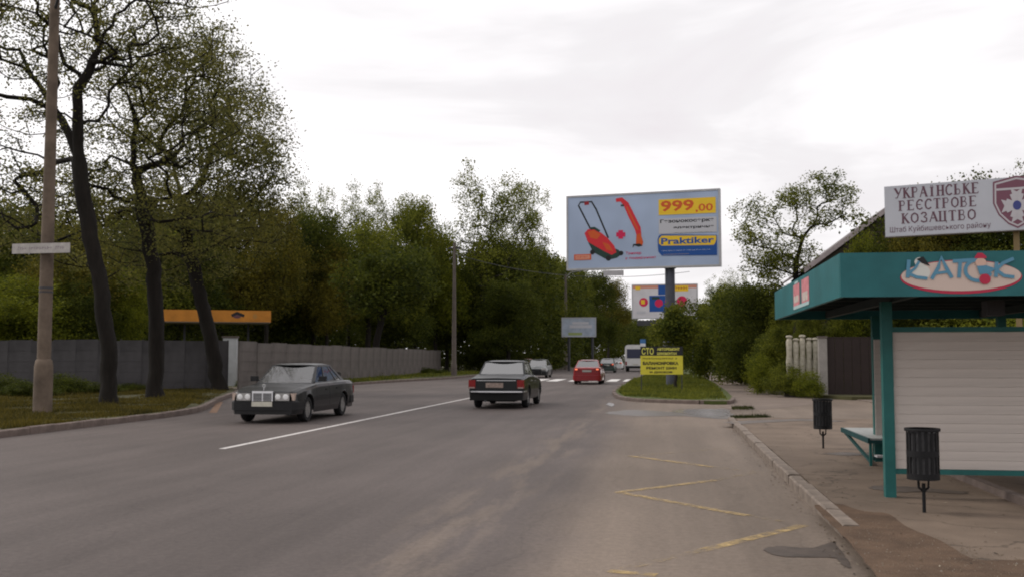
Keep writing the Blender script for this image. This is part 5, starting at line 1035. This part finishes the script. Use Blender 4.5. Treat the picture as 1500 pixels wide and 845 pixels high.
    for a in ax:
        for s in (-1, 1):
            w_ = bpy.data.objects.new('wheel', None); COL.objects.link(w_); w_.parent = t; w_.location = (a + ox, s * (hw - .035 - wt / 2), rw); w_.empty_display_size = .1
            key = 'w%s%.3f' % (S['name'], rw)
            if key not in PROTO:
                o1 = MB().lathe([(rw * .66, -wt / 2), (rw * .93, -wt / 2), (rw, -wt * .33), (rw, wt * .33), (rw * .93, wt / 2), (rw * .66, wt / 2)], 28, axis='y').build('tyre', M_TYRE, w_, smooth=50)
                rb = MB(); rb.lathe([(rw * .67, -.09), (rw * .67, .075), (rw * .62, .078), (rw * .58, .045), (rw * .2, .06), (rw * .12, .07), (0, .07)], 24, axis='y')
                for kk in range(S.get('spokes', 8)):
                    an = 2 * math.pi * kk / S.get('spokes', 8); rb.box(rw * .16, .045, -.014, rw * .6, .078, .014, 0, Matrix.Rotation(an, 4, 'Y'))
                for kk in range(S.get('spokes', 8)):
                    an = 2 * math.pi * (kk + .5) / S.get('spokes', 8); rb.box(rw * .34, .05, -.022, rw * .52, .063, .022, 1, Matrix.Rotation(an, 4, 'Y'))
                o2 = rb.build('rim', [S.get('rim', M_RIM), M_BLACK], w_, smooth=40); PROTO[key] = (o1.data, o2.data)
            else: link('tyre', PROTO[key][0], w_); link('rim', PROTO[key][1], w_)
            if s < 0: w_.rotation_euler = (0, 0, math.pi)
    # seats
    zs = zb0 + .28
    for x_, ws_ in ((f1 + .45, .50), (f1 + 1.25, .70)):
        for s in (-1, 1):
            y = s * .36; b = MB(); b.cbox((x_ + ox, y, zs + .08), (.5, ws_, .2)); b.box(-.06, -ws_ / 2, 0, .08, ws_ / 2, .60 if S['name'] == 'sedan' else .48, 0, Matrix.Translation((x_ + .25 + ox, y, zs + .1)) @ Matrix.Rotation(R(14), 4, 'Y')); (b.box(-.04, -.13, .62, .06, .13, .74, 0, Matrix.Translation((x_ + .28 + ox, y, zs + .1)) @ Matrix.Rotation(R(10), 4, 'Y')) if S['name'] == 'sedan' and x_ < f1 + 1 else None); b.build('seat', M_SEAT, t)
    b = MB(); b.box(f0 + .05 + ox, -hw * .8, zs, f0 + .55 + ox, hw * .8, interp(f0 + .4, S['deck']) - .06); b.box(r0 - .5 + ox, -hw * .8, zs, r0 - .05 + ox, hw * .8, interp(r0 - .4, S['deck']) - .05); b.build('dashboard', M_SEAT, t)
    for s in (-1, 1):
        b = MB(); xm = f0 + .28; zm_ = interp(xm, S['deck']) + .10; b.cbox((xm + ox, s * (hw + .055), zm_), (.09, .19, .13)); b.bar((xm + .02 + ox, s * (hw - .08), zm_ - .05), (xm + .02 + ox, s * hw, zm_ - .03), .05, .04); o = b.build('mirror', S.get('mirror', M_PLAS), t); 
    # bumpers
    for x_, y_, sg, nm in ((0, 0, -1, 'front_bumper'), (L_, 0, 1, 'rear_bumper')):
        z0_, z1_, out_, m_ = S['bump_f'] if sg < 0 else S['bump_r']; pl = []
        for yf in (-1.0, -.97, -.85, -.6, 0, .6, .85, .97, 1.0):
            ins = {1.0: .55, .97: .18, .85: .055, .6: .02, 0: 0}[abs(yf)]; pl.append((x_ + ox + sg * (out_ - ins), yf * hw * 1.0))
        b = MB(); th = .09; P = pl + [(p[0] - sg * th, p[1] * .97) for p in pl[::-1]]
        n_ = len(pl)
        for i in range(n_ - 1):
            a, c = pl[i], pl[i + 1]; a2 = (a[0] - sg * .16, a[1] * .96); c2 = (c[0] - sg * .16, c[1] * .96); zm2 = (z0_ + z1_) / 2
            b.add([(*a, z0_ + .02), (*c, z0_ + .02), (*c, z1_ - .02), (*a, z1_ - .02), (*a2, z0_), (*c2, z0_), (*c2, z1_), (*a2, z1_)], [(0, 1, 2, 3), (3, 2, 6, 7), (0, 4, 5, 1)])
        b.build(nm, m_, t, smooth=50)
    S['face'](t, S, ox, hw, lit); return t
def front_std(t, S, ox, hw, zg0, zg1, gw, lamps=True, star=False):
    x = ox - .012
    b = MB(); b.box(x - .03, -gw, zg0, x + .05, gw, zg1); o = b.build('grille', mat('grille_dark', (.02, .02, .022), .5), t)
    b = MB(); b.box(x - .045, -gw - .03, zg1 - .035, x + .02, gw + .03, zg1 + .02); b.box(x - .045, -gw - .03, zg0, x + .02, -gw, zg1 - .036); b.box(x - .045, gw, zg0, x + .02, gw + .03, zg1 - .036); b.box(x - .04, -.012, zg0, x - .031, .012, zg1 - .036)
    for k in range(5): z = zg0 + (zg1 - zg0 - .05) * (k + .5) / 5; b.box(x - .036, -gw, z - .004, x - .031, gw, z + .004)
    b.build('grille_surround', M_CHR, t)
def face_sedan(t, S, ox, hw, lit):      # large boxy sedan seen from the front
    front_std(t, S, ox, hw, .54, .765, .235)
    for s in (-1, 1):
        b = MB(); b.box(ox - .035, min(s * .31, s * .67), .555, ox + .10, max(s * .31, s * .67), .735); b.build('headlight', M_HEAD, t)
        for yc in (.385, .58): b2 = MB(); b2.lathe([(.07, 0), (.05, .012), (0, .014)], 14, T=Matrix.Translation((ox - .037, s * yc, .645)) @ Matrix.Rotation(R(-90), 4, 'Y')); b2.build('lamp_bowl', mat('lamp_bowl', (.75, .75, .74), .15), t)
        b = MB(); b.box(ox + .0, min(s * .675, s * .79), .56, ox + .22, max(s * .675, s * .79), .73); b.build('indicator', mat('indicator_amber', (.46, .36, .30), .25), t)
        b = MB(); b.box(L2(S) + ox - .06, min(s * .42, s * .80), .60, L2(S) + ox + .02, max(s * .42, s * .80), .80); b.build('taillight', M_TL, t)
    b = MB(); b.box(ox - .085, -.26, .415, ox - .07, .26, .53); b.build('number_plate', M_PLATE, t)
    b = MB(); b.box(ox + .3, -hw * 1.004, .47, S['L'] - .4 + ox, -hw * .99, .52); b.box(ox + .3, hw * .99, .47, S['L'] - .4 + ox, hw * 1.004, .52)
    MB().tube([(S['ws0'] + .2 + ox, -.5, 1.0), (S['ws0'] + .32 + ox, .15, 1.06)], .008, 5).build('wiper', M_PLAS, t)
    b = MB(); b.tube([(ox + .03, 0, .80), (ox + .035, 0, .875)], .006, 5); b.lathe([(.034, -.004), (.038, 0), (.034, .004), (.030, 0), (.034, -.004)], 16, T=Matrix.Translation((ox + .035, 0, .91)) @ Matrix.Rotation(R(90), 4, 'Y')); b.build('hood_ornament', M_CHR, t)
def L2(S): return S['L']
def face_saloon(t, S, ox, hw, lit):     # older three-box saloon seen from behind
    e = S['L'] + ox
    for s in (-1, 1):
        b = MB(); b.box(e - .10, min(s * .66, s * .875), .64, e + .025, max(s * .66, s * .875), .90); b.build('taillight', M_TL, t)
        b = MB(); b.box(e + .026, min(s * .68, s * .86), .64, e + .032, max(s * .68, s * .86), .68); b.build('reflector', mat('reflector_white', (.3, .22, .2), .3), t)
        b = MB(); b.lathe([(.10, 0), (.08, .02), (0, .025)], 16, T=Matrix.Translation((ox - .02, s * .66, .72)) @ Matrix.Rotation(R(-90), 4, 'Y')); b.build('headlight', M_HEAD, t)
    b = MB(); b.box(e + .012, -.33, .66, e + .024, .22, .81); b.build('number_plate', mat('plate_rusty', (.26, .20, .17), .6, .35, 14), t)
    b = MB(); b.box(e - .02, -.62, .875, e + .022, .62, .89); b.box(e - .3, -hw * .80, .955, e - .27, hw * .80, .962); b.build('trim', M_CHR, t)
    MB().box(e - .02, -hw * .93, .265, e + .006, hw * .93, .50).build('valance_shade', M_UNDER, t)  # dark panel added below the bumper, standing in for tuck-under shade
    b = MB(); b.tube([(e - .5, -.35, .27), (e + .02, -.35, .25)], .03, 8); b.build('exhaust', M_STEEL, t)
    b = MB(); b.box(e - .9, -.55, .22, e - .25, .55, .38); b.tube([(e - 1.0, -.72, .32), (e - 1.0, .72, .32)], .05, 8); b.build('rear_axle', M_UNDER, t)
    front_std(t, S, ox, hw, .55, .78, .5)
    b = MB(); zz = S['H'] - .06
    for s in (-1, 1): b.bar((S['ws1'] + .05 + ox, s * hw * (S['tumble'] + .012), zz), (S['rw1'] - .05 + ox, s * hw * (S['tumble'] + .012), zz), .02, .02)
    b.build('rain_gutter', M_CHR, t)
def face_hatch(t, S, ox, hw, lit):
    e = S['L'] + ox
    for s in (-1, 1):
        b = MB(); b.add([(e - .28, s * hw * .93, .72), (e + .0, s * hw * .80, .74), (e + .02, s * hw * .45, .80), (e + .01, s * hw * .48, .95), (e - .03, s * hw * .80, .99), (e - .28, s * hw * .945, .95)], [(0, 1, 4, 5), (1, 2, 3, 4)])
        v = [(x + .012, y * 1.012, z) for x, y, z in b.v]; b.v = v; b.build('taillight', M_TL, t)
        if lit: b = MB(); b.box(e + .016, min(s * .56, s * .70), .86, e + .03, max(s * .56, s * .70), .93); b.build('brake_lamp', M_TLON, t)
        b = MB(); b.box(ox - .02, min(s * .42, s * .78), .62, ox + .14, max(s * .42, s * .78), .76); b.build('headlight', M_HEAD, t)
    if lit: MB().box(e - .30, -.09, S['H'] - .1, e - .28, .09, S['H'] - .08).build('brake_lamp', M_TL, t)
    b = MB(); b.box(e + .012, -.27, .74, e + .024, .27, .86); b.build('number_plate', mat('plate_grey', (.36, .36, .33), .5, .15, 10), t)
    b = MB(); b.box(ox - .03, -.40, .5, ox + .02, .40, .68); b.build('grille', M_PLAS, t); MB().box(ox - .05, -.26, .40, ox - .04, .26, .5).build('number_plate', M_PLATE, t)
PL = [(0, .86), (.05, .915), (.12, .95), (.3, .985), (.7, 1.0)]
def plan(L_, k=.86): return PL + [(L_ - .8, 1.0), (L_ - .3, .975), (L_ - .1, .945), (L_ - .03, .90), (L_, k)]
def paint(nm, c, rough=.28, coat=.6): return mat(nm, c, rough, .08, 3, spec=.3, coat=coat)
SED = dict(name='sedan', L=4.74, W=1.74, H=1.44, zb=.22, rw=.315, axles=(.86, 3.66), deck=[(0, .74), (.05, .775), (.5, .86), (1.42, .935), (1.6, .95), (3.8, .975), (4.1, .97), (4.66, .955), (4.74, .92)], plan=plan(4.74), shoulder=.10, crown=.018,
           ws0=1.40, ws1=2.12, rw1=3.12, rw0=3.98, tumble=.70, bpil=(.36, .74), cpil=.10, doors=[(1.42, 2.42), (2.46, 3.30)], paint=paint('paint_graphite', (.011, .011, .012), .32, .14), bump_f=(.30, .54, .07, M_PLAS), bump_r=(.32, .56, .05, M_PLAS), face=face_sedan, glass=M_GLC, sglass=M_GLC, spokes=15)
VOL = dict(name='saloon', L=4.73, W=1.80, H=1.50, zb=.27, rw=.34, axles=(.82, 3.62), deck=[(0, .78), (.06, .84), (1.3, .97), (1.5, 1.0), (3.6, 1.055), (3.8, 1.035), (4.65, .965), (4.73, .94)], plan=[(0, .93), (.08, .96), (.4, .99), (.9, 1)] + [(3.9, 1), (4.4, .985), (4.66, .965), (4.73, .95)], shoulder=.07, crown=.02,
           ws0=1.36, ws1=1.86, rw1=3.10, rw0=3.66, tumble=.71, wb=.845, bpil=(.40, .72), cpil=.12, doors=[(1.30, 2.30), (2.34, 3.18)], paint=paint('paint_black', (.006, .008, .009), .3, .12), bump_f=(.45, .55, .10, M_CHR), bump_r=(.50, .575, .12, M_CHR), face=face_saloon, glass=M_GLV, sglass=M_GLS, handle=M_CHR, spokes=10)
HAT = dict(name='hatch', L=4.30, W=1.72, H=1.46, zb=.20, rw=.30, axles=(.80, 3.38), deck=[(0, .68), (.08, .74), (.9, .90), (1.2, .95), (3.5, 1.02), (3.85, 1.02), (4.22, 1.0), (4.30, .93)], plan=plan(4.30, .84), shoulder=.12, crown=.02,
           ws0=1.02, ws1=1.85, rw1=3.05, rw0=3.80, tumble=.70, bpil=(.38, .70), cpil=.12, doors=[(1.22, 2.2), (2.24, 3.02)], paint=paint('paint_red', (.24, .012, .016)), bump_f=(.20, .52, .08, paint('paint_red', (.24, .012, .016))), bump_r=(.22, .56, .08, paint('paint_red', (.24, .012, .016))), face=face_hatch, glass=M_GLV, spokes=5)
def variant(S, **k): q = dict(S); q.update(k); return q
def put(px, py, dx=0): x, y, _ = gp(px, py); return (x + dx, y, .004)
# grey sedan coming towards us: its nose points to -Y
fx, fy, _ = gp(383, 617); c = (fx + .34, fy + 2.37 - .75, .004)
car(SED, 'dark grey boxy sedan coming this way with chrome grille and pale plate', c, R(90), group=None)
rx_, ry_, _ = gp(728, 598); car(VOL, 'black old three-box saloon driving away, chrome rear bumper and tall red lamps', (rx_ + .02, ry_ + 2.1, .004), R(-90))
rx_, ry_, _ = gp(860, 562.5); car(HAT, 'red car with lit brake lamps nearing the white crossing stripes', (rx_, ry_ + 2.0, .004), R(-90), True)
DK = paint('paint_dark_green', (.02, .035, .030)); rx_, ry_, _ = gp(791, 553); car(variant(HAT, name='hatch', paint=paint('paint_silver_dark', (.055, .06, .062)), bump_f=(.2, .52, .08, M_PLAS), bump_r=(.2, .52, .08, M_PLAS)), 'oncoming dark silver car half hidden behind the black saloon', (rx_ - .3, ry_ + 2.0, .004), R(90))
x, y, z = at(889, 545, 108); car(variant(HAT, paint=DK, H=1.5, bump_f=(.2, .5, .08, DK), bump_r=(.2, .5, .08, DK)), 'dark green car queuing just ahead of the red car', (x, 110, .004), R(-90), True)
WH = paint('paint_white', (.60, .60, .60)); x, y, z = at(903, 537, 138); car(variant(HAT, paint=WH, bump_f=(.2, .5, .08, WH), bump_r=(.2, .5, .08, WH)), 'white car ahead of the dark green one, close to the bus', (x, 140, .004), R(-90), True)
x, y, z = at(886, 537, 165); car(variant(SED, paint=paint('paint_silver', (.42, .42, .43)), bump_f=(.3, .5, .06, M_PLAS)), 'far silver sedan whose roof shows behind the red car', (x, 168, .004), R(90))
x, y, z = at(812, 537, 118); RE = paint('paint_rust_red', (.34, .06, .035)); car(variant(HAT, paint=RE, H=1.4, bump_f=(.2, .5, .08, RE), bump_r=(.2, .5, .08, RE)), 'faded orange-red car parked across the verge behind the oncoming car', (-16.9, 121, .13), R(15))
# bus
x0 = at(915.5, 530, 118)[0]; x1_ = at(946, 530, 118)[0]; zt6 = at(925, 504.5, 118)[2]; bwid = 2.4
t = thing('bus', 'white bus seen from behind, partly covered by the yellow sign', 'bus', (x0 + bwid / 2, 118, 0)); BH = zt6; hw = bwid / 2; M_BUS = paint('bus_white', (.62, .61, .60), .4, .3)
b = MB(); prof = [(-hw, .45), (-hw, BH - .3), (-hw + .1, BH - .1), (-hw + .35, BH), (hw - .35, BH), (hw - .1, BH - .1), (hw, BH - .3), (hw, .45)]; n_ = len(prof); LB = 7.4
b.add([(p[0], 0, p[1]) for p in prof] + [(p[0], LB, p[1]) for p in prof], [tuple(range(n_)), tuple(range(n_, 2 * n_))[::-1]] + [(i, (i + 1) % n_, (i + 1) % n_ + n_, i + n_) for i in range(n_)]); b.build('body', M_BUS, t, smooth=30)
MB().box(-hw + .22, -.03, BH * .50, hw - .22, -.002, BH * .84).build('rear_window', mat('bus_window_blue', (.035, .04, .075), .15), t)
for i in range(4):
    for s in (-1, 1): MB().box(min(s * (hw + .002), s * (hw + .02)), .5 + i * 1.7, BH * .5, max(s * (hw + .002), s * (hw + .02)), 2.0 + i * 1.7, BH * .82).build('side_window', mat('bus_window_blue', (.035, .04, .075), .15), t)
MB().box(-hw + .05, -.08, .38, hw - .05, -.003, .66).build('bumper', M_PLAS, t)
for s in (-1, 1): MB().box(min(s * (hw - .22), s * (hw - .05)), -.03, .72, max(s * (hw - .22), s * (hw - .05)), -.003, 1.15).build('taillight', M_TL, t)
MB().box(-.3, -.02, .75, .3, -.003, .88).build('number_plate', M_PLATE, t)
for y in (1.5, 5.8):
    for s in (-1, 1): MB().lathe([(0, -.12), (.42, -.12), (.46, -.08), (.46, .08), (.42, .12), (0, .12)], 20, T=Matrix.Translation((s * (hw - .17), y, .46)) @ Matrix.Rotation(R(90), 4, 'Z'), axis='y').build('wheel', M_TYRE, t)
